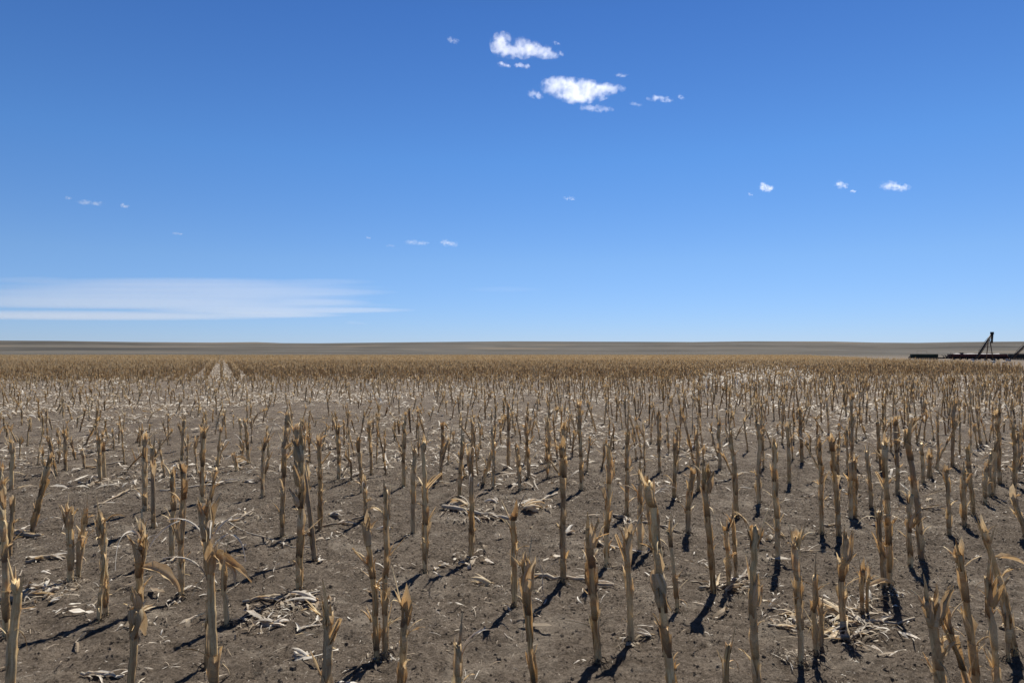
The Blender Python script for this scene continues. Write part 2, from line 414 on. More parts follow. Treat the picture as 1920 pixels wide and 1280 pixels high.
def build_stalk(rng, H, r, bx, by, feats='', lod=0, name='corn_stalk', loc=(0, 0, 0)):
    """feats: h husk up, d drooping husk, l long pale leaf, f forked, s splintered, p plain cut, o hanging orange leaf, b side branch, t tangle of leaves, m mid-height petal"""
    sides = (12, 7, 5)[lod]; n = max(5, int(H/(.02, .05, .12)[lod]))
    path = make_path(rng, H, bx, by, n, .011, 'k' in feats); H = path[-1].z
    nodes = []; z = rng.uniform(.03, .09)
    while z < H: nodes.append(z); z += rng.uniform(.10, .17)
    parts = []
    tint = rng.uniform(.3, .62)
    stem = stem_mesh(rng, path, r, sides, tint, H, nodes if lod < 2 else [])
    # splintered rim belongs to the stem
    ns = 1 if 'p' in feats else rng.randint(2, 4) if lod < 2 else 2
    if 'f' in feats: ns = 3
    if 's' in feats: ns = 5
    asp = rng.uniform(0, 6.28)
    for k in range(ns):
        a = asp + (rng.gauss(0, .9) if 'f' not in feats else 3.14*(k % 2)+rng.gauss(0, .4)); L = (rng.uniform(.06, .13) if k == 0 else rng.uniform(.015, .07))*(1.4 if 's' in feats or 'f' in feats else 1)
        z0 = H-rng.uniform(.02, .06); c = frame_on(path, z0) + Vector((math.cos(a), math.sin(a), 0))*r*.85
        pth = blade_path(rng, c, a, L+.04, rng.uniform(1.38, 1.6) if 'f' not in feats else rng.uniform(1.1, 1.35), rng.uniform(-.1, .5), 5 if lod < 2 else 3, .1)
        m = len(pth); ribbon(stem, pth, [r*rng.uniform(.5, .8)*(1-.9*(i/(m-1))**1.3)+.0006 for i in range(m)], Vector((math.cos(a), math.sin(a), 0)), .45, 4 if lod == 0 else 3 if lod == 1 else 2, rng.uniform(.35, .8), .15, rng)
    parts.append(('stem', stem, M_stem))
    # sheaths
    a = rng.uniform(0, 6.28)
    for i, nz in enumerate(nodes):
        a += math.pi + rng.uniform(-.5, .5)
        last = i == len(nodes)-1
        if rng.random() < (.1 if lod == 0 else .3 if lod == 1 else .45): continue
        L = rng.uniform(.08, .17)
        if last: L = min(L, H-nz+.05)
        if L < .03: continue
        fl = rng.choice([.001, .004, .009, .018])*(1.3 if last else .8)
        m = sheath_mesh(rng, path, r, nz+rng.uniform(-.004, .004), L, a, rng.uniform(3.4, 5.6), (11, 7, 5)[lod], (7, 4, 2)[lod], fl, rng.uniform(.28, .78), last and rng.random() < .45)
        for _b in range(rng.choice([1, 1, 2, 3]) if lod == 0 else rng.choice([0, 1])):      # torn blade stubs
            c = frame_on(path, min(H, nz+L*.9)); aa = a + rng.uniform(1.2, 3.4); c = c + Vector((math.cos(aa), math.sin(aa), 0))*(r+fl*.7)
            bl = rng.uniform(.025, .10)*(1.5 if rng.random() < .15 else 1); k = 6 if lod == 0 else 3
            pth = blade_path(rng, c, aa, bl, rng.uniform(.7, 1.4), rng.uniform(-.2, 1.6), k, .2)
            ribbon(m, pth, [r*rng.uniform(.35, .75)*(1-.85*(q/(k-1))**1.5) for q in range(k)], Vector((math.cos(aa), math.sin(aa), .2)), .6, 4 if lod == 0 else 3 if lod == 1 else 2, rng.uniform(.4, .8), .25, rng, rng.uniform(-1, 1))
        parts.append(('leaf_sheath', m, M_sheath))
    if lod == 0 or lod == 1:
        # fine fibres peeling off
        fb = stem; nf = rng.randint(2, 6) if lod == 0 else 1
        for k in range(nf):
            aa = rng.uniform(0, 6.28); z0 = rng.uniform(.15, 1)*H; c = frame_on(path, z0)+Vector((math.cos(aa), math.sin(aa), 0))*(r+.001)
            pth = blade_path(rng, c, aa, rng.uniform(.03, .16), rng.uniform(-.6, 1.3), rng.uniform(0, 2.2), 6, .35)
            ribbon(fb, pth, [rng.uniform(.0009, .003)*(1-.8*q/5)+.0004 for q in range(6)], Vector((math.cos(aa), math.sin(aa), .3)), .3, 2, rng.uniform(.4, .9))
    if lod == 0:
        rt = MB()
        for k in range(rng.randint(5, 9)):
            aa = rng.uniform(0, 6.28); z0 = rng.uniform(.008, .035); ro = rng.uniform(.02, .045)
            c = Vector((math.cos(aa), math.sin(aa), 0))
            rt.tube([c*r*.8+Vector((0, 0, z0)), c*(r+ro*.5)+Vector((0, 0, z0*.75)), c*(r+ro)+Vector((0, 0, -.015))], [.0028, .0024, .0012], 5, .4)
        for k in range(rng.randint(4, 12)):
            aa = rng.uniform(0, 6.28); c = Vector((math.cos(aa)*rng.uniform(.5, 1.6)*r, math.sin(aa)*rng.uniform(.5, 1.6)*r, .006))
            pth = blade_path(rng, c, aa, rng.uniform(.03, .09), rng.uniform(.1, 1.0), rng.uniform(.5, 1.6), 5, .5)
            ribbon(rt, pth, [rng.uniform(.001, .0045)*(1-.8*q/4) for q in range(5)], Vector((0, 0, 1)), .3, 2, rng.uniform(.3, .8))
        parts.append(('root_crown', rt, M_root))
    def P(zf, aa, off=1.): return frame_on(path, H*zf)+Vector((math.cos(aa), math.sin(aa), 0))*r*off
    az = rng.uniform(-2.6, -.5)                            # features show towards the camera half the time
    for ch in feats:
        if ch == 'h': parts.append(('husk', husk_mesh(rng, P(rng.uniform(.68, .9), az), az, rng.uniform(.13, .18), rng.uniform(.05, .3), 4, .13, rng.uniform(.45, .65), .08), M_husk))
        if ch == 'd': parts.append(('husk', husk_mesh(rng, P(rng.uniform(.5, .62), 3.3), 3.4, .15, rng.uniform(-2.95, -2.75), 4, .21, .62, .05), M_husk))
        if ch == 'm': parts.append(('husk', husk_mesh(rng, P(rng.uniform(.45, .65), az), az, rng.uniform(.11, .15), rng.uniform(.1, .45), 3, .15, rng.uniform(.5, .75), .15), M_husk))
        if ch == 'l' or ch == 't':
            for k in range(1 if ch == 'l' else 3):
                lf = MB()
                aa = rng.uniform(0, 6.28); L = rng.uniform(.16, .34)
                pth = blade_path(rng, P(rng.uniform(.75, .98) if ch == 'l' else rng.uniform(.5, .95), aa), aa, L, rng.uniform(1.2, 1.5), rng.uniform(1.2, 3.4), 14, .12)
                ribbon(lf, pth, [.0052*(1-.6*q/13) for q in range(14)], Vector((math.cos(aa), math.sin(aa), .1)), .7, 3, rng.uniform(.6, .95), .1, rng, rng.uniform(-2, 2))
                parts.append(('leaf_blade', lf, M_leaf))
        if ch == 'o':
            lf = MB(); aa = rng.uniform(-.5, .1)
            pth = blade_path(rng, P(.8, aa), aa, rng.uniform(.12, .22), rng.uniform(-.2, .5), rng.uniform(.9, 1.5), 10, .3)
            ribbon(lf, pth, [.005+.013*math.sin(math.pi*min(1, q/9*1.1))*rng.uniform(.7, 1.2) for q in range(10)], Vector((0, -.6, .7)), 1.1, 6, rng.uniform(.4, .7), .5, rng, rng.uniform(-1.5, 1.8))
            parts.append(('leaf_blade', lf, M_husk))
        if ch == 'b':
            lf = MB(); aa = rng.choice([0.1, 3.0, -.4, 3.5]); m = MB()
            pth = blade_path(rng, P(rng.uniform(.62, .8), aa, .5), aa, rng.uniform(.10, .16), rng.uniform(.75, 1.2), rng.uniform(-.2, .3), 7, .06)
            ribbon(m, pth, [r*.85*(1-.35*q/6) for q in range(7)], Vector((math.cos(aa), math.sin(aa), 0)), 1.1, 6, rng.uniform(.4, .65), .2, rng)
            ribbon(m, pth, [r*.8*(1-.45*q/6) for q in range(7)], Vector((-math.cos(aa), -math.sin(aa), 0)), 1.1, 6, rng.uniform(.4, .65), .2, rng)
            parts.append(('side_shoot', m, M_sheath))
    if lod: return parts
    root = empty(name, loc)
    for nm, m, mat in parts:
        if m.f: m.build(nm, mat, root)
    return root

# hand-read stalks: base px, base py, top px, top py, width px, features, words
ST = [
 (11,1195,5,890,14,'h','pale husk near its tip'), (18,1040,18,945,10,'',''), (18,1300,38,1068,19,'f','two-pronged orange top'),
 (58,1003,103,855,10,'p','leaning far to the right'), (132,1092,126,948,13,'lh','long white curled leaf rising from its top'), (146,1086,150,955,12,'s',''),
 (198,1155,201,957,11,'h','pointed spear-like tip'), (185,1165,183,1045,9,'p','short companion on the left of a taller one'), (243,1318,262,975,16,'dmoth','big drooping pale husk halfway up'),
 (322,1050,325,892,10,'',''), (339,1118,343,882,12,'m','thick and torn'), (402,1330,405,940,17,'toolhoht','tangle of white curled leaves and a hanging orange leaf'), (425,1170,425,1035,11,'p',''), (387,1250,385,1008,10,'p',''),
 (272,960,272,822,10,'',''), (288,993,286,838,9,'m',''), (341,862,345,780,10,'s',''), (379,945,382,797,10,'f',''), (386,985,404,880,7,'p','thin arm bent to the right'),
 (188,900,186,815,8,'f',''), (196,895,196,832,7,'',''), (106,892,95,820,6,'p',''), (123,882,121,812,7,'l',''), (21,922,23,820,9,'s',''), (492,932,490,818,8,'f','Y-shaped top'),
 (466,868,464,790,8,'',''), (452,848,453,786,5,'p',''), (408,872,412,803,6,'p',''), (445,882,438,852,9,'o','short and bent over'), (529,1005,526,778,10,'b',''),
 (561,1108,560,820,17,'mhhs','thickest, wrapped in husk'), (590,1050,557,792,12,'f','kinked to the left at its top'), (600,988,602,822,9,'b','torn arm reaching right'), (577,940,578,862,8,'',''),
 (635,898,636,792,8,'s',''), (645,838,645,792,4,'p',''), (678,925,672,824,8,'',''), (686,975,686,900,9,'t',''), (696,890,696,791,6,'p',''),
 (707,1240,699,970,13,'hb','broad husk and a stub pointing left'), (722,1236,724,922,13,'','twin of a husked stalk, brown and taller'), (757,912,757,792,9,'',''), (775,1000,770,832,10,'s',''),
 (797,1072,797,832,12,'b',''), (826,897,830,797,8,'',''), (861,932,863,820,12,'s',''), (886,868,884,790,7,'',''), (883,1042,893,852,16,'lt','hooked white leaves at its top'), (905,905,930,822,11,'f','leaning right with splayed top'),
 (925,917,925,812,7,'',''), (953,877,952,762,8,'',''), (752,1320,766,1098,18,'f','stub pointing left below a forked top'), (608,1345,620,1130,25,'sb','wide husk and comb of splinters on top'), (858,1345,863,1215,16,'pl','cut tip just above the picture edge'),
 (965,1140,960,945,13,'f','orange torn top'), (1004,1315,981,1035,14,'h','egg-shaped husk near its top'), (1057,1095,1040,838,14,'','smooth, leaning left'), (1060,910,1056,792,12,'s',''), (1090,920,1093,757,10,'',''),
 (1137,1060,1132,834,11,'m','small husk on its right side'), (1122,1242,1108,968,16,'h','spindle-shaped husk top'), (1183,1202,1180,985,14,'fb','wide Y-shaped top'), (1175,960,1175,812,9,'m',''), (1201,1032,1190,885,11,'',''),
 (1222,1032,1216,905,9,'t',''), (1263,1330,1226,910,20,'dm','dark hole in its drooping husk'), (1271,1150,1258,1000,10,'',''), (1264,932,1262,828,10,'',''), (1290,1003,1294,885,11,'p','bare and club-topped'),
 (1310,920,1308,817,8,'',''), (1338,1114,1325,872,13,'hs','frayed tassel-like top'), (1366,1100,1363,990,10,'p','short and blunt'), (1380,1086,1376,968,8,'',''), (1382,970,1373,810,12,'s',''),
 (1421,1325,1412,968,17,'mf','husk low on its left side'), (1358,1345,1357,1205,15,'p','plain slanting cut top'), (1423,945,1420,792,10,'',''), (1459,1050,1452,834,12,'',''), (1501,1242,1500,990,14,'f','dark notch and long left prong'),
 (1530,1222,1528,1082,11,'p','short bare post with one bent white strip'), (1541,1212,1541,1138,9,'',''), (1580,1168,1577,988,13,'h',''), (1573,1005,1556,812,12,'f',''), (1541,1002,1536,832,10,'m','white husk on its right side'),
 (1595,972,1593,855,11,'s',''), (1603,970,1602,852,10,'s','right one of a close pair'), (1598,872,1597,742,9,'m',''), (1633,953,1628,848,8,'p',''), (1668,1102,1660,832,12,'b',''), (1658,1106,1643,945,11,'f',''), (1683,925,1682,787,12,'m',''),
 (1728,1050,1702,812,13,'','long and curving left'), (1707,1066,1705,930,11,'m',''), (1772,1335,1735,1100,27,'hhm','widest, with bulging tan husks'), (1832,1345,1778,1168,13,'b','bent far to the left'),
 (1833,1300,1794,1038,16,'','long arched and dark'), (1872,1310,1845,1062,14,'sh',''), (1904,1228,1855,978,15,'fo','torn pink-brown leaf hanging left'), (1780,1006,1772,882,9,'p',''), (1808,986,1806,882,10,'b',''), (1825,965,1819,842,9,'',''),
 (1926,1012,1895,928,14,'p','leaning hard to the left at the picture edge'), (1786,874,1788,757,9,'m',''), (1731,905,1728,832,7,'p',''), (1741,895,1739,845,9,'s',''), (1746,893,1745,855,7,'',''), (1847,945,1845,862,10,'s',''), (1862,930,1862,842,9,'',''),
 (1855,932,1853,850,7,'',''), (1891,1242,1883,1155,9,'',''), (1617,1147,1613,1070,8,'p',''), (1625,1147,1626,1082,7,'o','short, with limp white leaves'), (1875,905,1869,770,8,'',''), (1903,912,1897,800,9,'',''), (1480,905,1478,800,8,'',''),
 (1504,868,1500,770,8,'m',''), (1350,880,1351,788,8,'s',''), (1237,885,1233,775,7,'',''), (1030,878,1028,790,8,'',''), (992,895,985,800,9,'b',''), (975,918,972,830,9,'s',''), (1652,880,1648,790,8,'',''), (1571,905,1570,835,7,'','')]
LABELS = {}
ORD = ['first', 'second', 'third', 'fourth', 'fifth', 'sixth', 'seventh', 'eighth', 'ninth', 'tenth', 'eleventh', 'twelfth', 'thirteenth', 'fourteenth', 'fifteenth', 'sixteenth', 'seventeenth', 'eighteenth', 'nineteenth', 'twentieth', 'twenty-first', 'twenty-second', 'twenty-third', 'twenty-fourth', 'twenty-fifth', 'twenty-sixth']
XN = ['far left', 'left', 'centre left', 'centre right', 'right', 'far right']
YB = [(1282, 'bottom edge'), (1140, 'nearest ground'), (1030, 'near ground'), (955, 'lower middle'), (905, 'middle'), (878, 'upper middle'), (862, 'back'), (850, 'rear'), (0, 'farthest separate')]
LAB = []
def stalk_label(o, px, py, topx, H, feats, words):
    """the label is written once all stalks stand, so that it can count neighbours"""
    xi = max(0, min(5, int(px//320))); yn = [n_ for y_, n_ in YB if py >= y_][0]
    LAB.append((o, px, topx, H, feats, words, xi, yn))
def write_labels():
    for o, px, topx, H, feats, words, xi, yn in LAB:
        cell = sorted(l[1] for l in LAB if l[6] == xi and l[7] == yn); i = cell.index(px)
        size = 'tall ' if H > .62 else 'short ' if H < .36 else ''
        lean = 'left-leaning ' if topx-px < -12 else 'right-leaning ' if topx-px > 12 else ''
        fw = {'h': 'with husked tip', 'd': 'with drooping husk', 'm': 'with side husk', 'l': 'with curled leaf', 't': 'with tangled leaves', 'f': 'with forked top', 's': 'with splintered top', 'p': 'with plain top', 'b': 'with broken shoot', 'o': 'with hanging leaf', 'k': 'with snapped-over top'}.get(feats[:1], 'with ragged sheath')
        place = '%s from left, %s, %s' % (ORD[min(i, 25)], XN[xi], yn) if len(cell) > 1 else 'only one %s, %s' % (XN[xi], yn)
        lab = '%s%scorn stalk %s, %s' % (size, lean, fw, place)
        if words and i == 0 or words and len(words.split()) > 4: lab = 'corn stalk, %s, %s %s' % (words, XN[xi], yn)
        if len(lab.split()) > 16: lab = 'corn stalk, %s' % words if words and 'corn stalk,' in lab else 'corn stalk %s, %s' % (fw, place)
        o['label'] = lab

taken = []
nstalk = 0
for i, (bx, by_, tx, ty, wd, ft, wrds) in enumerate(ST):
    x, y = ground_at(bx, by_); x2, z2 = at_depth(tx, ty, y)
    rng = random.Random(1000+i); z0 = float(ground_z(x, y)); H = z2 - z0
    r = max(.0068, min(.017, wd/F*y/2*.73))
    if 'h' in ft or 's' in ft or 'f' in ft: H -= .05
    o = build_stalk(rng, max(.12, H), r, (x2-x), rng.uniform(-.03, .03), ft, 0, 'corn_stalk', (x, y, z0))
    stalk_label(o, bx, by_, tx, H, ft, wrds); tag(o, None, 'corn stalk', 'cut corn stalks standing in the near field')
    taken.append((x, y)); nstalk += 1

# ------------------------------------------------------------------ rows beyond
AZ1 = R(43.0); P0, ROW = -1.12, .757
d1 = (math.sin(AZ1), math.cos(AZ1)); p1 = (math.cos(AZ1), -math.sin(AZ1))
rg = random.Random(7); nr = np.random.default_rng(11)
def field_h(x, y):
    """stubble height: taller to the right, low and broken to the left of the middle distance"""
    px = 960 + F*x/max(y, .5)
    k = np.interp(px, [-400, 300, 900, 1250, 2400], [.36, .34, .38, .50, .56])
    n = float(fbm(np.array([x*.25]), np.array([y*.25]), 3, 31)[0])
    return k*(.75+.5*n)
def edge_ok(x, y):
    # field edge on the right, a line running from (37,49) to (184,430)
    ex = np.interp(y, [0, 49, 88, 162, 430], [36, 37, 51, 82, 184])
    return x < ex
cand = []
for k in range(-70, 70):
    s = -60.
    while s < 75:
        s += rg.uniform(.16, .46) if rg.random() < .86 else rg.uniform(.5, 1.1)
        p = P0 + ROW*k
        x = d1[0]*s + p1[0]*p + rg.gauss(0, .025); y = d1[1]*s + p1[1]*p + rg.gauss(0, .025)
        if y < 1.2 or y > 36 or abs(x) > 1.0*y+3: continue
        if not edge_ok(x, y): continue
        cand.append((x, y))
mid = []; indiv = []
for x, y in cand:
    px, py = project(x, y, 0); inframe = -20 < px < 1940
    if inframe and py > 905: continue
    if not inframe and py > 880 and -260 < px < 2200: continue
    if inframe and any((x-a)**2+(y-b)**2 < .03 for a, b in taken): continue
    mid.append((x, y, inframe))
mid.sort(key=lambda c: c[1])
NIND = 300 - nstalk
for c in mid[:]:
    if c[2] and len(indiv) < NIND: indiv.append(c); mid.remove(c)
for i, (x, y, _) in enumerate(indiv):
    rng = random.Random(5000+i); z0 = float(ground_z(x, y)); H = field_h(x, y)*(rng.uniform(.62, 1.3) if rng.random() > .1 else rng.uniform(.25, .5))
    ft = rng.choice(['', '', 'h', 'f', 's', 's', 'm', 'p', 'b', 'l', 't', 'k', 'sm', 'bl'])
    lx = rng.gauss(-.01, .045); 
    if rng.random() < .15: lx *= 4
    o = build_stalk(rng, max(.14, H), rng.uniform(.0075, .0112), lx, rng.gauss(0, .03), ft, 0, 'corn_stalk', (x, y, z0))
    px, py = project(x, y, z0); tx, _ = project(x+lx, y, z0+H)
    stalk_label(o, px, py, tx, H, ft, ''); tag(o, None, 'corn stalk', 'cut corn stalks standing in the near field')

write_labels()
# merged stubble further off (too many to count)
class Acc:
    def __init__(s): s.V = []; s.Q = []; s.U = []; s.T = []; s.n = 0
    def add(s, V, Q, U, T): s.V.append(V); s.Q.append(Q+s.n); s.U.append(U); s.T.append(T); s.n += len(V)
    def inst(s, tmpl, xs, ys, zs, rot, sc_, scz, dt):
        V, Q, U, T = tmpl; n = len(xs); m = len(V); c, sn = np.cos(rot)[:, None], np.sin(rot)[:, None]
        vx = V[None, :, 0]*sc_[:, None]; vy = V[None, :, 1]*sc_[:, None]
        P = np.stack([xs[:, None]+vx*c-vy*sn, ys[:, None]+vx*sn+vy*c, zs[:, None]+V[None, :, 2]*scz[:, None]], -1).reshape(-1, 3)
        QQ = (Q[None]+(np.arange(n)*m)[:, None, None]).reshape(-1, 4)
        s.add(P, QQ, np.tile(U, (n, 1))+np.repeat(nr.uniform(0, 9, n), m)[:, None], np.clip(np.tile(T, n)+np.repeat(dt, m), 0, 1))
def template(parts):
    V = []; Q = []; U = []; T = []; b = 0
    for _, m, _m in parts:
        if not m.f: continue
        V += m.v; U += m.uv; T += m.t
        Q += [(f[0]+b, f[1]+b, f[2]+b, (f[3] if len(f) > 3 else f[2])+b) for f in m.f if len(f) in (3, 4)]; b += len(m.v)
    return np.array(V), np.array(Q), np.array(U), np.array(T)
acc = Acc()
def scatter(pts, tm, hbase, rscale=1., tshift=0.):
    pts = np.array(pts); n = len(pts); which = nr.integers(0, len(tm), n)
    hs = hbase*nr.uniform(.6, 1.3, n)*np.where(nr.random(n) < .12, .5, 1); zz = ground_z(pts[:, 0], pts[:, 1])
    for k, t in enumerate(tm):
        s = which == k
        if s.any(): acc.inst(t, pts[s, 0], pts[s, 1], zz[s], nr.uniform(0, 6.28, s.sum()), np.full(s.sum(), rscale)*nr.uniform(.85, 1.2, s.sum()), hs[s]/.5, nr.normal(tshift, .13, s.sum()))
def fix_quads(t):   # triangles as degenerate quads are dropped: rebuild caps without them
    V, Q, U, T = t; k = Q[:, 2] != Q[:, 3]; return V, Q[k], U, T
T1 = [fix_quads(template(build_stalk(random.Random(200+i), .5, .0122, random.Random(i).gauss(0, .07), random.Random(i+50).gauss(0, .05), random.Random(i+9).choice(['', 'h', 'f', 's', 'b', 'l', 'm', 'k', 's', 't']), 1))) for i in range(24)]
T2 = [fix_quads(template(build_stalk(random.Random(300+i), .5, .0145, random.Random(i).gauss(0, .05), random.Random(i+50).gauss(0, .03), random.Random(i+9).choice(['', 's', 'f', '']), 2))) for i in range(16)]
pts = [(x, y) for x, y, _ in mid]
hb = np.array([field_h(x, y) for x, y in pts])
# thin out the left-hand middle distance
keep = [i for i, (x, y) in enumerate(pts) if rg.random() < np.interp(960+F*x/y, [0, 700, 1200, 1700], [.5, .5, .75, .95])+.45*min(1, max(0, (y-20)/14))]
pts1 = [pts[i] for i in keep]; scatter(pts1, T1, hb[keep])
# the far section: rows run along another heading, with two bare wheel lanes
AZ2 = math.atan((415-960)/F); d2 = (math.sin(AZ2), math.cos(AZ2)); p2 = (math.cos(AZ2), -math.sin(AZ2))
def far_rows(y0, y1, step, keepf, rowgap, lodw):
    out = []
    pm = y1*1.1
    for k in range(int(-pm/rowgap), int(pm/rowgap)+1):
        p = k*rowgap
        kf = keepf*(.28 if k == 0 else .45 if abs(p+1.52) < .1 else 1)   # bare lane and thinner wheel track
        s0 = y0*.8; s1 = y1*1.25; s = np.arange(s0, s1, step); s = s + nr.uniform(-step*.45, step*.45, len(s)); s = s[nr.random(len(s)) < kf]
        x = d2[0]*s+p2[0]*p+nr.normal(0, .04, len(s)); y = d2[1]*s+p2[1]*p+nr.normal(0, .04, len(s))
        ok = (y > y0) & (y <= y1) & (np.abs(x) < .82*y+2) & (x < np.interp(y, [0, 49, 88, 162, 430], [36, 37, 51, 82, 184]))
        ok &= nr.random(len(x)) < np.clip(.55+2.0*fbm(x*.09, y*.05, 3, 55), 0, 1)-.25*(np.abs(960+F*x/y-1430) < 60)*(y < 110)
        out.append(np.stack([x[ok], y[ok]], -1))
    return np.concatenate(out)
f1 = far_rows(34, 85, .175, .9, .76, 1); scatter(f1, T2, np.interp(960+F*f1[:, 0]/f1[:, 1], [0, 900, 1300, 2000], [.55, .55, .58, .62]))
def tuft_t(seed, n=3, wd=.5):
    """a short run of a row seen from far: a few stems with flared tops"""
    rng = random.Random(seed); m = MB()
    for k in range(n):
        x = rng.uniform(-wd, wd); y = rng.uniform(-.1, .1); h = rng.uniform(.35, .62); lx = rng.gauss(0, .05); a = rng.uniform(0, 3.14); r_ = .020
        c, s_ = math.cos(a)*r_, math.sin(a)*r_
        m.grid([[(x-c, y-s_, 0), (x+c*.3+s_, y-c+s_, 0), (x+c, y+s_, 0)], [(x+lx-c*1.5, y-s_*1.5, h*.8), (x+lx+s_, y-c, h*.8), (x+lx+c*1.6, y+s_*1.6, h*.8)], [(x+lx-c*.6, y, h*rng.uniform(.9, 1.1)), (x+lx, y, h*.86), (x+lx+c*1.2, y, h)]], [[(0, 0), (.02, 0), (.04, 0)], [(0, .4), (.02, .4), (.04, .4)], [(0, .5), (.02, .5), (.04, .5)]], rng.uniform(.3, .8))
    return template([('x', m, None)])
T3 = [tuft_t(i, 3, .5) for i in range(12)]
f2 = far_rows(85, 200, .9, .9, .76, 2); scatter(f2, T3, np.full(len(f2), .52))
f3 = far_rows(200, 430, 1.9, .9, 1.5, 3); scatter(f3, [tuft_t(40+i, 5, 1.0) for i in range(10)], np.full(len(f3), .52), 1.3)
o = np_mesh('corn_stubble', np.concatenate(acc.V), np.concatenate(acc.Q), np.concatenate(acc.U), np.concatenate(acc.T), M_far, False)
tag(o, 'golden brown rows of cut corn stubble filling the field to its far edge', 'stubble', kind='stuff')

# ------------------------------------------------------------------ loose residue on the soil
def strips(n, xs, ys, L, W, lift, seg=3, tint=(.35, .95), name=''):
    """n bent leaf scraps: seg quads long, one wide"""
    zz = ground_z(xs, ys); a = nr.uniform(0, 2*np.pi, n); cv = nr.normal(0, CV, n); t = np.linspace(-.5, .5, seg+1)
    P = []; U = []
    tilt = nr.normal(0, .18, n)
    for i, tt in enumerate(t):
        ang = a + cv*tt; cx = xs + np.cos(a+cv*tt*.5)*L*tt; cy = ys + np.sin(a+cv*tt*.5)*L*tt
        hz = zz + .003 + lift*(1-(2*tt)**2) + np.abs(tilt)*L*(tt+.5) ; wd = W*(1-.55*abs(2*tt)**2)*.5
        rl = nr.normal(0, .5, n)
        for s_ in (-1, 1):
            P.append(np.stack([cx - np.sin(ang)*wd*s_*np.cos(rl), cy + np.cos(ang)*wd*s_*np.cos(rl), hz + wd*s_*np.sin(rl)+wd*np.abs(np.sin(rl))], -1)); U.append(np.stack([wd*s_, L*tt], -1))
    P = np.stack(P, 1); U = np.stack(U, 1); m = 2*(seg+1)
    q = np.array([(2*i, 2*i+1, 2*i+3, 2*i+2) for i in range(seg)])
    Q = (q[None]+(np.arange(n)*m)[:, None, None]).reshape(-1, 4)
    return P.reshape(-1, 3), Q, (U + nr.uniform(0, 9, (n, 1, 1))).reshape(-1, 2), np.repeat(nr.uniform(tint[0], tint[1], n), m)
def fan_points(n, y0, y1, pw=1., spread=.85, dens=None):
    u = nr.random(n*3); y = (y0**(2-pw) + u*(y1**(2-pw)-y0**(2-pw)))**(1/(2-pw)); x = nr.uniform(-1, 1, n*3)*(spread*y+.6)
    k = np.ones(n*3, bool)
    if dens is not None: k = nr.random(n*3) < dens(x, y)
    k &= x < np.interp(y, [0, 49, 88, 162, 430], [36, 37, 51, 82, 184])
    return x[k][:n], y[k][:n]
def patchy(x, y): return np.clip((fbm(x*.75, y*.5, 4, 77)-.42)*4.5, .04, 1)
res = Acc()
CV = .45
x, y = fan_points(30000, 2., 9., 0., .85, lambda a, b: np.clip((fbm(a*1.5, b*1.5, 3, 5)-.3)*2.5, .1, 1)); n = len(x)
res.add(*strips(n, x, y, np.exp(nr.normal(-4.3, .55, n)), nr.uniform(.0008, .0034, n), nr.uniform(0, .003, n), 2, (-.1, .95)))
x, y = fan_points(1300, 2., 9., 0., .85, patchy); n = len(x)
res.add(*strips(n, x, y, nr.uniform(.02, .11, n), nr.uniform(.002, .010, n), nr.uniform(0, .010, n), 5, (.0, 1.)))
x, y = fan_points(14000, 7., 26., 0., .85, lambda a, b: patchy(a, b)*np.clip(1.15-a/b*.9, .35, 1)); n = len(x)
res.add(*strips(n, x, y, nr.uniform(.04, .26, n), nr.uniform(.005, .028, n), nr.uniform(0, .03, n), 4, (.1, .9)))
x, y = fan_points(11000, 14., 44., 0., .85, patchy); n = len(x)
res.add(*strips(n, x, y, nr.uniform(.08, .34, n), nr.uniform(.014, .055, n), nr.uniform(0, .06, n), 3, (-.1, .95)))
x, y = fan_points(22000, 40., 160., 0., .85, patchy); n = len(x)
res.add(*strips(n, x, y, nr.uniform(.2, .6, n), nr.uniform(.02, .06, n), nr.uniform(0, .10, n), 2, (.05, .85)))
HEAPS = [(60,1120,60,160),(500,1160,70,220),(560,1135,60,160),(905,960,90,260),(1010,948,60,160),(1210,980,70,120),(1370,1098,50,160),(1590,1170,90,420),(1470,1165,40,100),(1620,1130,40,120),(130,1098,40,90),(460,880,30,80),(880,1045,40,140),
         (1180,1200,30,60),(1665,1112,30,80),(1500,1240,30,90),(330,1125,26,60),(715,1240,34,80),(1460,1055,24,60),(260,1170,34,60),(1440,1020,40,70),(1350,900,60,120),(1250,870,60,120),(620,1000,60,90),(1110,1000,40,70),(200,905,120,160),(420,975,90,120),(760,900,90,120),(1760,900,70,140),(1640,900,60,90)]
for hx, hy, hr, hn in HEAPS:
    hn = int(hn*.38)
    cx_, cy_ = ground_at(hx, hy); sp = hr/F*cy_*.55; x = cx_+nr.normal(0, sp, hn); y = cy_+nr.normal(0, sp*1.1, hn)
    res.add(*strips(hn, x, y, nr.uniform(.015, .12, hn)*min(1, sp*12), np.exp(nr.normal(-5.1, .7, hn)), nr.uniform(0, .018, hn), 4, (-.5, .95)))
x, y = fan_points(300, 3., 15., 0., .85, patchy); n = len(x)                        # broad torn leaves
res.add(*strips(n, x, y, nr.uniform(.06, .20, n), nr.uniform(.010, .030, n), nr.uniform(0, .015, n), 6, (-.4, 1.)))
y = 27+70*nr.random(3200)**1.3; x = (1425+nr.normal(0, 60, 3200)-960)/F*y; n = len(x)      # windrow of bleached leaves right of the middle
res.add(*strips(n, x, y, nr.uniform(.2, .65, n), nr.uniform(.02, .07, n), nr.uniform(.02, .45, n), 3, (.5, 1.1)))
y = 34+90*nr.random(2500)**1.2; x = d2[0]/d2[1]*y+.3+nr.normal(0, .7, 2500); k = nr.random(2500) < .45; x, y = x[k], y[k]; n = len(x)  # litter along the wheel lane
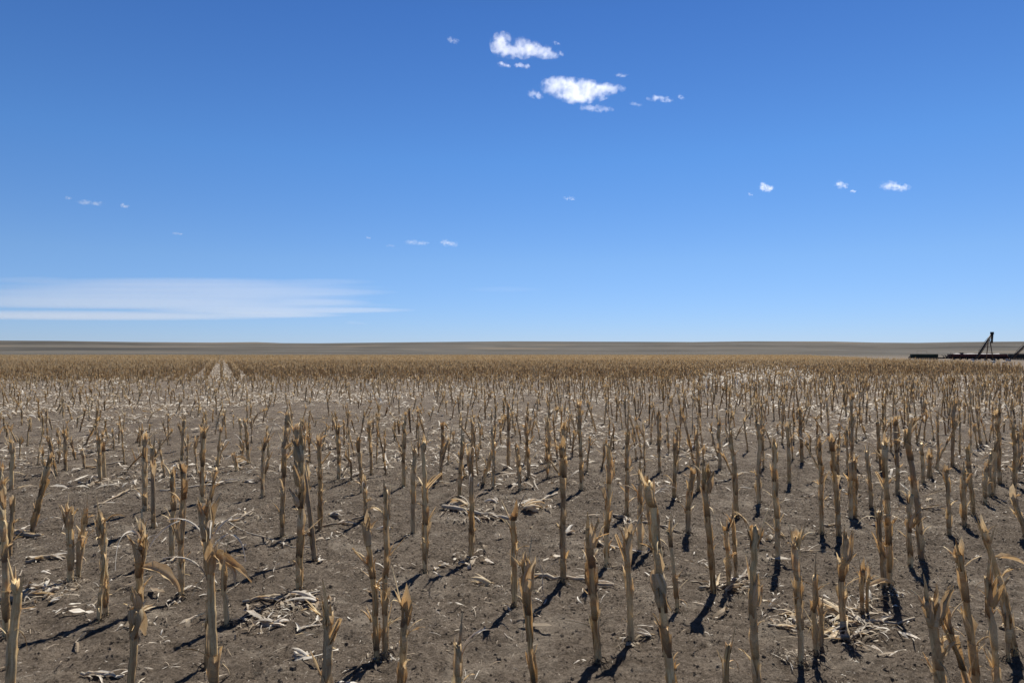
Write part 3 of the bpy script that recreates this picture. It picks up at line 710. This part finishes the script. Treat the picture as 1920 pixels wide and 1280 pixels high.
res.add(*strips(n, x, y, nr.uniform(.1, .4, n), nr.uniform(.015, .05, n), nr.uniform(.01, .1, n), 3, (.2, 1.)))
o = np_mesh('crop_residue', np.concatenate(res.V), np.concatenate(res.Q), np.concatenate(res.U), np.concatenate(res.T), M_litter, True)
tag(o, 'bleached leaf scraps and chaff scattered over the soil between the stalks', 'crop residue', kind='stuff')
# clods
def clods(n):
    x, y = fan_points(n, 2., 8.5, 0., .85); n = len(x)
    base = np.array([(1, 0, 0), (.3, .9, 0), (-.8, .6, 0), (-.8, -.6, 0), (.3, -.9, 0), (.55, .1, .6), (.1, .5, .65), (-.45, .3, .55), (-.4, -.35, .6), (.2, -.5, .62)])
    q = np.array([(0, 1, 6, 5), (1, 2, 7, 6), (2, 3, 8, 7), (3, 4, 9, 8), (4, 0, 5, 9), (5, 6, 7, 8)])
    s_ = np.exp(nr.normal(-5.6, .45, n)); a = nr.uniform(0, 6.28, n)
    V = base[None]*(1+nr.uniform(-.3, .3, (n, 10, 1)))*s_[:, None, None]; c, sn = np.cos(a)[:, None], np.sin(a)[:, None]
    V = np.stack([V[:, :, 0]*c-V[:, :, 1]*sn+x[:, None], V[:, :, 0]*sn+V[:, :, 1]*c+y[:, None], V[:, :, 2]*nr.uniform(.7, 1.3, (n, 1))+ground_z(x, y)[:, None]-.001], -1).reshape(-1, 3)
    Q = (q[None]+(np.arange(n)*10)[:, None, None]).reshape(-1, 4)
    return V, Q, V[:, :2], np.zeros(len(V))
tag(np_mesh('soil_crumbs', *clods(90000), M_soil, False), 'dark crumbs and small clods of dry soil', 'soil crumbs', kind='stuff')

# ------------------------------------------------------------------ countable litter on the near ground
def fallen_stalk(px0, py0, px1, py1, wd, label, seed):
    rng = random.Random(seed); x0, y0 = ground_at(px0, py0); x1, y1 = ground_at(px1, py1); L = math.hypot(x1-x0, y1-y0); a = math.atan2(y1-y0, x1-x0)
    r = max(.0028, wd/F*math.hypot(x0, y0)/2*.55); z0 = float(ground_z(x0, y0)); root = empty('fallen_stalk', (x0, y0, z0), a)
    n = 12; bend = rng.uniform(-.06, .06)*L; path = [Vector((L*i/(n-1), bend*math.sin(math.pi*i/(n-1)), r+.002+float(ground_z(x0+(x1-x0)*i/(n-1), y0+(y1-y0)*i/(n-1)))-z0+rng.uniform(0, .004))) for i in range(n)]
    m = MB(); m.tube(path, [r*(1.05-.35*i/(n-1)+.12*(i % 4 == 2)) for i in range(n)], 9, rng.uniform(.1, .55)); m.build('stem', M_litter, root)
    for k in range(rng.randint(4, 7)):
        c = path[rng.randrange(0, n-2)]; aa = rng.uniform(-.9, .9); lb = MB(); pth = blade_path(rng, c, aa, rng.uniform(.06, .2)*min(1, L/.3), rng.uniform(0, .5), rng.uniform(.3, 1.), 8, .25)
        for q in pth: q.z = max(q.z, .004)
        ribbon(lb, pth, [r*rng.uniform(.9, 2.2)*(1-.8*q/7) for q in range(8)], Vector((0, 0, 1)), .6, 4, rng.uniform(.45, .95), .2, rng, rng.uniform(-1, 1)); lb.build('leaf_blade', M_husk if rng.random() < .4 else M_leaf, root)
    tag(root, label, 'fallen stalk', 'fallen stalks lying on the soil'); return root
for i, a in enumerate([
 (22,1006,76,1012,11,'brown fallen stalk piece lying at the left edge beside a leaning stalk'),
 (178,948,262,920,6,'pale fallen stalk lying below the wiry weed tuft at left'),
 (300,925,445,908,5,'thin pale fallen stalk lying behind the second pair of stalks'),
 (0,1128,110,1108,13,'thick grey fallen stalk in the litter heap at the left edge'),
 (20,1110,118,1098,7,'slim pale fallen stalk on top of the left edge heap'),
 (48,1052,122,1045,10,'dark fallen stalk just left of the double stalk'),
 (152,1262,232,1272,8,'pale bent fallen stalk near the bottom left corner'),
 (276,1076,330,1055,5,'white straight fallen stem right of the small tan petal'),
 (420,980,590,1030,4,'long thin straw-coloured stem lying across the soil left of centre'),
 (425,982,478,965,7,'short pale stalk with frayed end, behind the tall stringy stalk'),
 (455,1130,600,1118,9,'grey fallen stalk inside the central left husk heap'),
 (560,1190,615,1160,7,'white stalk stub poking from the central left husk heap'),
 (585,985,690,975,8,'fallen stalk with white leaves between two thick stalks left of centre'),
 (830,955,955,975,13,'heavy grey fallen stalk in the heap right of centre'),
 (845,945,900,980,7,'thin pale fallen stalk crossing the heavy grey one'),
 (1000,1078,1150,1105,12,'long dark weathered fallen stalk curving to the right, centre foreground'),
 (968,950,1045,925,9,'white-edged fallen stalk behind the smooth left-leaning stalk'),
 (1150,965,1275,1000,9,'split fallen stalk lying behind the wide Y-shaped stalk'),
 (1120,1018,1175,1035,7,'pale curved fallen stalk behind the spindle husk stalk'),
 (1312,1113,1410,1080,9,'white fallen stalk at the foot of the frayed stalk'),
 (1345,1092,1408,1096,6,'short whitish stem crossing the fallen stalk by the frayed stalk'),
 (1360,1108,1400,1088,5,'thin bleached stem in the little straw bundle'),
 (1545,1175,1715,1165,9,'long tapering fallen stalk pointing right from the big husk heap'),
 (1560,1192,1640,1180,10,'cream fallen stalk at the front of the big husk heap'),
 (1440,1170,1500,1178,8,'orange-brown fallen stalk left of the big husk heap'),
 (1555,1130,1625,1165,6,'slender fallen stem at the back of the big husk heap'),
 (1395,1030,1560,1040,3,'very thin long fallen stem right of centre'),
 (1715,955,1765,960,7,'white fallen stalk piece lying behind the long curving stalk'),
 (1540,985,1575,990,9,'orange fallen piece at the foot of the white-husked stalk'),
 (140,880,235,868,5,'pale fallen stalk far left in the thin stubble'),
 (640,900,700,880,4,'small pale fallen stalk left of centre in the thin stubble'),
 (1268,858,1330,866,4,'dark fallen stalk in the middle distance right of centre')]):
    fallen_stalk(*a, 700+i)

def husk_lying(px, py, size_px, label, seed, heading=None, pet=4):
    rng = random.Random(seed); x, y = ground_at(px, py); s_ = size_px/F*y; z0 = float(ground_z(x, y))
    root = empty('corn_husk', (x, y, z0), heading if heading is not None else rng.uniform(0, 6.28))
    m = MB()
    for k in range(7):
        aa = rng.gauss(0, .33); L = s_*rng.uniform(.55, 1.15); c = Vector((-s_/2+rng.uniform(0, .12)*s_, rng.uniform(-.03, .03)*s_, s_*.10))
        pth = blade_path(rng, c, aa, L, rng.uniform(.1, .75), rng.uniform(.5, 1.9), 11, .16)
        for q in pth: q.z = max(q.z, .004+rng.uniform(0, .004))
        w0 = s_*rng.uniform(.07, .15)
        ribbon(m, pth, [w0*math.sin(math.pi*min(1, .18+.8*q/10))**.7*(1-.35*q/10) for q in range(11)], Vector((rng.gauss(0, .25), rng.gauss(0, .4), 1)), rng.uniform(-.9, -.4), 6, rng.uniform(.35, .95), .18, rng, rng.uniform(-.9, .9))
    m.build('husk_leaves', M_leaf if rng.random() < .6 else M_husk, root)
    t = MB(); t.tube([(-s_/2-.012, 0, s_*.12), (-s_/2, 0, s_*.14), (-s_/2+.01, 0, s_*.15)], [.003, .005, .004], 7, .4); t.build('shank', M_stem, root)
    tag(root, label, 'corn husk', 'shed corn husks on the soil'); return root
for i, a in enumerate([
 (564,1232,44,'white curled corn husk lying alone near the bottom, left of centre', 800, 2.5),
 (903,1093,40,'small pale corn husk lying alone right of the twin stalks', 801, 3.1),
 (1072,1002,32,'white corn husk lying beside the smooth left-leaning stalk', 802, .6),
 (575,1130,62,'long grey corn husk on top of the central left heap', 803, 2.5),
 (500,1172,50,'torn cream corn husk at the left of the central heap', 804, 3.3),
 (530,1176,40,'crumpled tan corn husk at the front of the central heap', 805, .4),
 (836,1056,24,'fanned white husk beside the tall plain centre stalk', 806, .3),
 (815,1062,20,'small split white husk at the foot of the centre stalk', 807, 1.8),
 (601,1052,22,'tiny upright white husk scrap between two stalks', 808, 1.5),
 (272,1150,30,'bone-white husk scrap behind the big drooping husk', 809, 1.),
 (1560,1150,60,'big pale crumpled husk on the right-hand heap', 810, 2.),
 (1590,1168,52,'orange tan husk in the middle of the right-hand heap', 811, .2),
 (1545,1180,44,'golden husk at the left of the right-hand heap', 812, 3.4),
 (1475,1150,34,'cream torn husk left of the right-hand heap', 813, 2.9),
 (1208,1195,30,'white husk ring around the foot of the Y-shaped stalk', 814, 3.0),
 (860,950,44,'dry fanned husk at the left of the centre heap', 815, 2.7),
 (1000,955,46,'pale husk lying under the left-leaning smooth stalk', 816, .5),
 (925,940,30,'bright white husk on the centre heap beside the hooked stalk', 817, 2.2),
 (630,968,30,'white forked husk right of the thin twin stalks', 818, .8),
 (720,990,28,'tan torn husk on the ground behind the broad husk stalk', 819, 3.2),
 (1640,985,26,'cream curled husk at the foot of a short plain stalk', 820, 2.1),
 (1738,935,22,'bright white husk clinging by the curving stalk', 821, 1.1),
 (1620,1120,34,'limp whitish husk by the short broken stalks', 822, 1.6),
 (105,1128,24,'round grey husk knot in the left edge heap', 823, 1.2),
 (470,905,24,'white husk scrap in the left middle distance', 824, .4),
 (450,868,30,'curled brown husk beside the short bent-over stalk', 825, .9),
 (1460,1010,22,'pale husk scrap left of the white-husked stalk', 826, 2.4),
 (1885,1180,24,'white husk scrap between the stalks at the right edge', 827, .3)]):
    husk_lying(*a)

# dead weeds: small wiry tangles
def weed(px, py, size_px, label, seed, pale=False):
    rng = random.Random(seed); x, y = ground_at(px, py); s_ = size_px/F*y*.5; z0 = float(ground_z(x, y)); m = MB()
    for k in range(46):
        aa = rng.uniform(0, 6.28); q = rng.random()**.7; c = Vector((math.cos(aa)*q*s_*.5, math.sin(aa)*q*s_*.5, 0)); L = s_*rng.uniform(.4, 1.0)
        pth = blade_path(rng, c, aa+rng.uniform(-1.4, 1.4), L, rng.uniform(.1, 1.1), rng.uniform(.4, 2.2), 6, .7)
        for p in pth: p.z = max(p.z, .001)
        ribbon(m, pth, [max(.0007, s_*.010)*(1.4-.9*i/5) for i in range(6)], Vector((rng.uniform(-1, 1), rng.uniform(-1, 1), 1)), .2, 2, rng.uniform(.2, .9))
    o = m.build('dead_weed', M_leaf if pale else M_weed); o.location = (x, y, z0); tag(o, label, 'dead weed', 'dead weed tufts'); return o
WD = [(815,1175,34),(1645,1010,30),(1070,1040,26),(140,1100,46),(845,1000,40),(205,925,46),(632,905,46),(1150,880,34),(1620,845,30),(1290,845,26),(1440,975,28),(1455,1225,50),(1905,1065,34),(1565,970,26),(1745,860,22),(1520,1010,26),(760,1010,26),
      (1690,935,24),(965,1160,36),(1285,1080,34),(590,1010,34),(490,1260,46),(655,1195,30),(85,990,26),(380,1095,30),(1400,1010,22),(1780,1100,34),(1340,1200,30),(1180,870,22),(690,955,26),(880,880,22),(330,985,26),(1610,1230,36),(1005,1010,24)]
for i, (px, py, s_) in enumerate(WD):
    band = lambda q: 'nearest ground' if q >= 1150 else 'near ground' if q >= 1050 else 'lower middle' if q >= 960 else 'middle' if q >= 905 else 'back'
    cell = sorted(a for a, b, _ in WD if a//320 == px//320 and band(b) == band(py)); k_ = cell.index(px)
    weed(px, py, s_, '%s dead weed tuft on the soil, %s %s, %s' % ('large dark' if s_ > 38 else 'small dark' if s_ < 28 else 'dark wiry', XN[px//320], band(py), 'the only one' if len(cell) == 1 else ORD[k_]+' from left'), 900+i)
# forked bleached twig and arching blades
def twig():
    x, y = ground_at(1019, 1118); z0 = float(ground_z(x, y)); m = MB(); q = y/F
    m.tube([(0, 0, 0), (-.006, .0, 20*q), (-.003, 0, 38*q), (-7*q, 0, 56*q), (-8*q, 0, 74*q)], [.0022, .002, .002, .0016, .0008], 6, .9)
    m.tube([(-.004, 0, 36*q), (8*q, .01, 52*q), (30*q, .02, 62*q)], [.0015, .0012, .0006], 5, .9)
    o = m.build('twig', M_leaf); o.location = (x, y, z0); tag(o, 'thin white forked twig standing by the long dark fallen stalk', 'twig')
twig()

# ------------------------------------------------------------------ farm machinery at the right
def paint(name, col, rough=.6, metal=0.): return simple(name, col, rough, .3, metal, .6, 2.5)
M_green = paint('dark_green_paint', (.018, .035, .024)); M_red = paint('faded_red_paint', (.085, .018, .016)); M_black = paint('dark_steel', (.022, .021, .022))
M_galv = paint('galvanised_steel', (.11, .095, .085), .5, .3); M_tyre = simple('tyre', (.02, .02, .02), .9); M_white = paint('off_white_paint', (.45, .44, .41)); M_rust = paint('rusty_steel', (.13, .065, .035)); M_tarp = paint('pale_cover', (.42, .40, .40))
def wheel(name, c, r, wd, parent, mat=None, axis='y', rim=True):
    m = MB(); n = 20; prof = [(-wd/2, r*.62), (-wd/2, r*.92), (-wd*.3, r), (wd*.3, r), (wd/2, r*.92), (wd/2, r*.62)]
    rows = []
    for (o_, rr) in prof:
        rows.append([(c[0]+(rr*math.cos(6.2832*k/n)), c[1]+o_, c[2]+rr*math.sin(6.2832*k/n)) if axis == 'y' else (c[0]+o_, c[1]+rr*math.cos(6.2832*k/n), c[2]+rr*math.sin(6.2832*k/n)) for k in range(n)])
    m.grid(rows, [[(0, 0)]*n]*6, .5, True); t = m.build('tyre' if rim else name, mat or M_tyre, None)
    if not rim: t.parent = parent; return t
    e = empty(name, (0, 0, 0)); e.parent = parent; t.parent = e
    h = MB()
    d = (0, wd*.3, 0) if axis == 'y' else (wd*.3, 0, 0)
    h.tube([(c[0]-d[0], c[1]-d[1], c[2]), (c[0]+d[0], c[1]+d[1], c[2])], r*.62, 16); h.build('rim', M_white, e); return e
MY = 150.
def mx(px, Y=MY): return (px-960)/F*Y
# seed drill: long dark hopper box with lids, openers and a handrail
def drill(px0, px1, Y, ztop, mat, label, hand=True):
    x0, x1 = mx(px0, Y), mx(px1, Y); L = x1-x0; root = empty('seed_drill', ((x0+x1)/2, Y, 0)); m = MB()
    # hopper: trapezoid section extruded
    prof = [(-.28, .30), (-.42, ztop-.12), (-.36, ztop), (.36, ztop), (.42, ztop-.12), (.28, .30)]
    m.grid([[(sx*L/2, a, b) for a, b in prof] for sx in (-1, 1)], [[(0, 0)]*6]*2, .5, True); b = len(m.v)
    m.f += [tuple(range(b-12, b-6)), tuple(range(b-6, b))[::-1]]; m.build('hopper', mat, root, False)
    l = MB()
    for k in range(6): l.box((-L/2+L*(k+.5)/6, -.02, ztop+.035), (L/6-.06, .66, .05))
    l.build('lid', M_black, root, False)
    fr = MB(); fr.box((0, .6, .48), (L, .12, .12)); fr.box((0, -.6, .48), (L, .12, .12)); fr.box((-L/2+.1, 0, .48), (.12, 1.1, .1)); fr.box((L/2-.1, 0, .48), (.12, 1.1, .1)); fr.build('frame', M_black, root, False)
    for k in range(int(L/.32)):
        q = MB(); xx = -L/2+.2+k*.32; q.tube([(xx, -.5, .5), (xx, -.75, .35), (xx, -.8, .14)], .06, 5); q.tube([(xx-.03, -.8, .17), (xx+.03, -.8, .17)], .17, 12); q.build('opener', M_black, root)
    for s_ in (-1, 1): wheel('wheel', (s_*(L/2+.12), .3, .38), .38, .2, root, axis='x')
    if hand:
        h = MB()
        for a in (.30, .72): h.tube([(-L/2+L*a*.9, .4, ztop), (-L/2+L*a*.9, .4, ztop+.75)], .016, 5)
        h.tube([(-L/2+L*.27, .4, ztop+.75), (-L/2+L*.65, .4, ztop+.75)], .016, 5); h.build('handrail', M_rust, root)
    return tag(root, label, 'seed drill', 'parked seed drills')
# horizontal: y of ground at MY
drill(1708, 1757, 150., 1.15, M_green, 'dark green seed drill parked at the left end of the machinery line')
drill(1892, 1948, 148., 1.18, M_black, 'black seed drill cut off by the right picture edge', False)
def header(px0, px1, Y):
    x0, x1 = mx(px0, Y), mx(px1, Y); L = x1-x0; root = empty('harvester_header', ((x0+x1)/2, Y, 0)); m = MB()
    prof = [(.55, .55), (.60, 1.18), (.50, 1.22), (.42, .62), (-.55, .42), (-.62, .5), (-.60, .36), (.5, .45)]
    m.grid([[(sx*L/2, a, b) for a, b in prof] for sx in (-1, 1)], [[(0, 0)]*8]*2, .5, True); b = len(m.v); m.f += [tuple(range(b-16, b-8)), tuple(range(b-8, b))[::-1]]
    m.build('back_sheet', M_red, root, False)
    c = MB(); c.box((0, -.62, .95), (L*.98, .05, .42)); c.box((0, -.3, 1.19), (L*.97, .62, .04)); c.build('shield', M_red, root, False)
    t = MB(); t.grid([[(-L*.44+L*.82*i/12, -.2+.25*j, 1.225+.10*math.sin(math.pi*j/2)*(1+.6*math.sin(i*1.7))) for j in range(3)] for i in range(13)], [[(0, 0)]*3]*13, .6); t.build('cover', M_tarp, root)
    a = MB(); a.tube([(-L/2+.1, -.1, .72), (L/2-.1, -.1, .72)], .2, 12); a.build('auger_roller', M_black, root)
    for s_ in (-1, 1):
        e = MB(); b = len(e.v); o_ = s_*L/2
        e.v += [(o_, -.9, .3), (o_, .62, .45), (o_, .62, 1.25), (o_, -.1, 1.25), (o_+s_*.06, -.9, .34), (o_+s_*.06, .62, .45), (o_+s_*.06, .62, 1.25), (o_+s_*.06, -.1, 1.25)]; e.uv += [(0, 0)]*8; e.t += [.5]*8
        e.f += [(0, 1, 2, 3), (7, 6, 5, 4), (0, 4, 5, 1), (1, 5, 6, 2), (2, 6, 7, 3), (3, 7, 4, 0)]; e.build('end_panel', M_red, root, False)
    for k in range(9): wheel('wheel', (-L/2+.7+k*(L-1.4)/8, -.5, .27), .27, .3, root, axis='x')
    tf = MB(); tf.box((0, -.1, .30), (L*.97, .5, .16)); tf.box((-L/2-1.2, -.1, .42), (2.4, .3, .30)); tf.build('trailer_frame', M_black, root, False)
    b = MB(); b.box((-L/2+L*.22, .1, 1.42), (.62, .4, .22)); b.box((-L/2+L*.22, .1, 1.28), (.5, .3, .08)); b.build('gearbox', M_black, root, False)
    g = random.Random(4)
    for k in range(7):                                     # folded tines and hoses at the left end
        q = MB(); a0 = -L/2+.5-.28*k; sg = (-1, -1, 1, -1, -1, 1, -1)[k]; q.tube([(a0, -.3, .45), (a0+sg*.35, -.35, .45+.3*(.6+g.random())), (a0+sg*(.6+.5*g.random()), -.35, .8+.9*g.random())], [.08, .07, .04], 6); q.build('tine', M_black, root)
    return tag(root, 'long dark red harvester header on small wheels behind the auger', 'header')
header(1780, 1886, 142.)
def auger(px_foot, px_top, ytop, Y, label, full=True):
    xf = mx(px_foot, Y); xt = mx(px_top, Y); _, zt = at_depth(px_top, ytop, Y); root = empty('grain_auger', (xf, Y, 0)); dx = xt-xf
    foot = Vector((0, 0, .25)); top = Vector((dx, 0, zt)); m = MB(); m.tube([foot+(top-foot)*t for t in (0, .3, .6, 1.)], .135, 14); m.build('tube', M_black, root)
    d = (top-foot).normalized(); up = Vector((-d.z, 0, d.x)); up = up if up.z > 0 else -up
    tr = MB(); q0 = foot+(top-foot)*.12; q1 = foot+(top-foot)*.93; mid_ = (q0+q1)/2+up*.34
    tr.tube([q0, q0.lerp(mid_, .5)+up*.1, mid_, q1.lerp(mid_, .5)+up*.1, q1], .028, 6); n = 7
    for k in range(1, n): a = q0.lerp(q1, k/n); tr.tube([a, a+up*(.32*math.sin(math.pi*k/n)+.05)], .018, 5)
    tr.tube([q0-up*.24, q1-up*.24], .06, 6); tr.build('truss', M_rust, root)
    hd = MB(); hd.box((dx+.04, 0, zt+.05), (.42, .36, .42)); hd.build('head_box', M_black, root, False)
    sp = MB(); sp.tube([(dx+.08, 0, zt), (dx+.04, 0, zt-.7), (dx-.02, 0, zt-1.65)], [.19, .17, .15], 12); sp.build('spout', M_black, root)
    lg = dx*.86; ztop = .25+(zt-.25)*.78
    for s_ in (-1, 1): l = MB(); l.tube([(lg, s_*.9, .05), (lg-.08, s_*.16, ztop)], .075, 7); l.build('leg', M_rust, root)
    for z in (.30, .52, .70):
        zz = ztop*z/.78; c = MB(); xx = (zz-.25)/(zt-.25)*dx; c.tube([(xx, 0, zz), (lg-.05, .5*(1-z), zz)], .028, 6); c.tube([(lg-.04, -.9+.74*zz/ztop, zz), (lg-.04, .9-.74*zz/ztop, zz)], .025, 6); c.build('brace', M_rust, root)
    for s_ in (-1, 1): wheel('wheel', (lg, s_*.98, .28), .28, .16, root, axis='y')
    h = MB(); n = 9
    h.grid([[(-.45-.10*i*.6, -.35+.7*j, .02+.45*i) for j in (0, 1)] for i in (0, 1)] , [[(0, 0)]*2]*2, .5); h.box((-.25, 0, .16), (.5, .6, .28)); h.build('hopper', M_tarp, root, False)
    b = MB(); b.tube([(.2, 0, .3), (dx*.9, 0, .12), (dx*1.45, .2, .05)], .045, 6); b.build('drawbar', M_tarp, root)
    return tag(root, label, 'auger', 'parked grain augers')
auger(1828, 1860, 625, 118., 'tall dark grain auger with a hanging spout, the whole one in view')
auger(1893, 1937, 632, 119., 'second grain auger, cut off by the right picture edge')
for i, (px, py, lab) in enumerate([(1823, 677.5, 'small white tyre-shaped weight left of the auger foot'), (1862, 678, 'small white weight by the auger leg'), (1883, 678.6, 'small white weight between the two augers')]):
    x, y = ground_at(px, py+2); m = MB(); n = 12
    m.grid([[(rr*math.cos(6.2832*k/n), rr*math.sin(6.2832*k/n), z) for k in range(n)] for rr, z in ((.20, 0), (.28, .08), (.27, .2), (.18, .27), (.08, .28))], [[(0, 0)]*n]*5, .5, True)
    m.f.append(tuple(range(len(m.v)-n, len(m.v)))); o = m.build('weight', M_white); o.location = (x, y, 0); tag(o, lab, 'weight', 'white weights on bare ground')

# ------------------------------------------------------------------ clouds: real volumes at cloud height
def cloud(name, blobs, alt, dens, nscale, amp, label, aniso=.55, step=1., zr=.55, namp2=.5, soft=.35, kind=None, flat=None, hull=1.05, offs=0.):
    """blobs: ellipses in photo pixels (cx, cy, rx, ry) laid at altitude alt"""
    W = []
    for cx, cy, rx, ry in blobs:
        Yc = alt/((HORIZ-cy)/F); Xc = (cx-960)/F*Yc; Rx = rx/F*Yc
        if flat is None:
            Rz = ry/F*Yc*.92; Ry = max(Rz, Rx*.45); W.append((Xc, Yc, alt, Rx, Ry, Rz))
        else:
            Ry = alt*F/(HORIZ-cy)**2*ry; W.append((Xc, Yc, alt, Rx, Ry, flat))
    C = Vector([sum(w_[k] for w_ in W)/len(W) for k in range(3)])
    import bmesh
    bm = bmesh.new(); n0 = 0
    for (x, y, z, a, b, c) in W:
        for i in range(7):
            th = math.pi*(i+.5)/7
            for k in range(12):
                ph = 6.2832*k/12; bm.verts.new((x-C.x+a*hull*math.sin(th)*math.cos(ph), y-C.y+b*hull*math.sin(th)*math.sin(ph), z-C.z+c*hull*math.cos(th)))
    bmesh.ops.convex_hull(bm, input=bm.verts[:])
    for v in [v for v in bm.verts if not v.link_faces]: bm.verts.remove(v)
    me = bpy.data.meshes.new(name); bm.to_mesh(me); bm.free(); o = bpy.data.objects.new(name, me); COL.objects.link(o); o.location = C
    g = N(name+'_volume'); p = g.n('TexCoord').outputs['Object']; best = None
    for (x, y, z, a, b, c) in W:
        q = g.vm('DIVIDE', g.vm('SUBTRACT', p, (x-C.x, y-C.y, z-C.z)), (a, b, c)); l = g.vm('LENGTH', q, out=1); l = g.math('SUBTRACT', 1., l)
        best = l if best is None else g.math('MAXIMUM', best, l)
    if flat is None: nv = p
    else: nv = g.vm('MULTIPLY', p, (.12, .45, 1.))
    n1 = g.noise(g.vm('ADD', nv, (len(label)*91., 13.*blobs[0][0], 7.*blobs[0][1])), 1./nscale, 7., .62, .25)
    fld = g.math('ADD', g.math('SUBTRACT', best, offs), g.math('MULTIPLY', g.math('SUBTRACT', n1, .5), amp))
    d = g.math('MULTIPLY', g.mr(fld, 0., soft), dens)
    v = g.n('VolumePrincipled'); v.inputs['Color'].default_value = (1, 1, 1, 1); v.inputs['Anisotropy'].default_value = aniso; g.set(v.inputs['Density'], d)
    g.t.links.new(v.outputs[0], g.out.inputs['Volume']); g.m.cycles.volume_step_rate = step
    me.materials.append(g.m); tag(o, label, 'cloud', 'small clouds in the sky' if flat is None else None)
    return o
ALT = 1500.
cloud('cloud', [(938, 78, 21, 25), (962, 92, 32, 15), (985, 84, 26, 17), (1010, 93, 34, 14), (1034, 98, 24, 9)], ALT, .0095, 36., 3.6, 'bright white ragged cloud, the upper of the two largest', step=.22, offs=.06, soft=.65)
cloud('cloud', [(1045, 158, 34, 20), (1078, 166, 44, 25), (1105, 168, 44, 22), (1140, 163, 36, 10), (1085, 180, 32, 14)], ALT, .0095, 42., 3.3, 'bright white rounded cloud, the lower of the two largest', step=.22, offs=.06, soft=.65)
for i, (cx, cy, rx, ry, dn, lab) in enumerate([
 (849, 71, 14, 8, .012, 'faint wisp of cloud left of the upper large cloud'), (946, 117, 17, 7, .03, 'small cloud under the left end of the upper large cloud'), (981, 119, 20, 7, .03, 'small cloud under the middle of the upper large cloud'),
 (1044, 76, 10, 5, .014, 'wisp at the upper right end of the upper large cloud'), (1118, 200, 38, 10, .024, 'small torn cloud under the lower large cloud'), (1005, 173, 18, 11, .016, 'thin wisp at the left end of the lower large cloud'), (1166, 137, 17, 6, .016, 'thin wisp above the right end of the lower large cloud'),
 (1240, 182, 30, 8, .03, 'flat small cloud right of the lower large cloud'), (1194, 192, 15, 6, .010, 'faint wisp between the lower large cloud and the flat one'), (1279, 179, 8, 6, .012, 'faint wisp right of the flat small cloud'),
 (1438, 350, 16, 12, .016, 'tiny puffy cloud right of centre at mid height'), (1409, 363, 6, 4, .006, 'faint speck of cloud beside the tiny puffy one'), (1580, 345, 15, 10, .010, 'thin slanting wisp at the right, left of a wider cloud'), (1602, 357, 8, 4, .010, 'speck of cloud below the slanting wisp'),
 (1681, 348, 34, 12, .020, 'small two-piece cloud at the far right'), (1069, 371, 14, 6, .008, 'faint wisp alone near the middle of the sky'), (167, 379, 32, 7, .012, 'thin flat cloud at the upper left'), (231, 385, 10, 6, .010, 'speck of cloud right of the thin flat one at left'), (125, 370, 9, 5, .006, 'faint speck left of the thin flat cloud'),
 (331, 437, 12, 4, .010, 'small dash of cloud alone at left'), (690, 445, 6, 3, .008, 'tiny speck of cloud left of the low pair'), (780, 454, 28, 7, .012, 'low small cloud, left of the low pair'), (841, 455, 21, 9, .012, 'low small cloud, right of the low pair'), (733, 460, 12, 4, .004, 'very faint wisp left of the low pair'),
 (667, 605, 26, 6, .004, 'very faint wisp just above the horizon')]):
    Yc = ALT/((HORIZ-cy)/F); sc_ = rx/F*Yc
    cloud('cloud', [(cx-rx*.3, cy-ry*.1, rx*.6, ry*.9), (cx+rx*.35, cy+ry*.2, rx*.6, ry*.75)], ALT, dn*(.9 if cy < 300 else 2.3)*40/max(40, sc_), min(28., sc_*.4), 3.6, lab, step=.4, offs=.2, soft=.7)
band = [(330, 529, 290, 7), (330, 538, 380, 8), (280, 548, 440, 9), (260, 560, 440, 10), (270, 571, 440, 9), (480, 582, 230, 7), (150, 592, 430, 9), (500, 590, 150, 5), (230, 566, 420, 16), (430, 548, 280, 14), (600, 547, 145, 4), (590, 566, 110, 5), (640, 581, 140, 4), (600, 528, 110, 2.5), (60, 525, 100, 2)]
cloud('cloud', band, 3000., .00014, 2600., .28, 'broad pale streaky cloud bank low at the left', aniso=.3, step=.12, flat=160., soft=.45, offs=-.08, hull=1.12)
cloud('cloud', [(945, 542, 90, 5)], 3000., .00003, 1500., .8, 'faint long streak of cloud low in the middle', aniso=.5, step=.2, flat=120., soft=.6, hull=1.0)
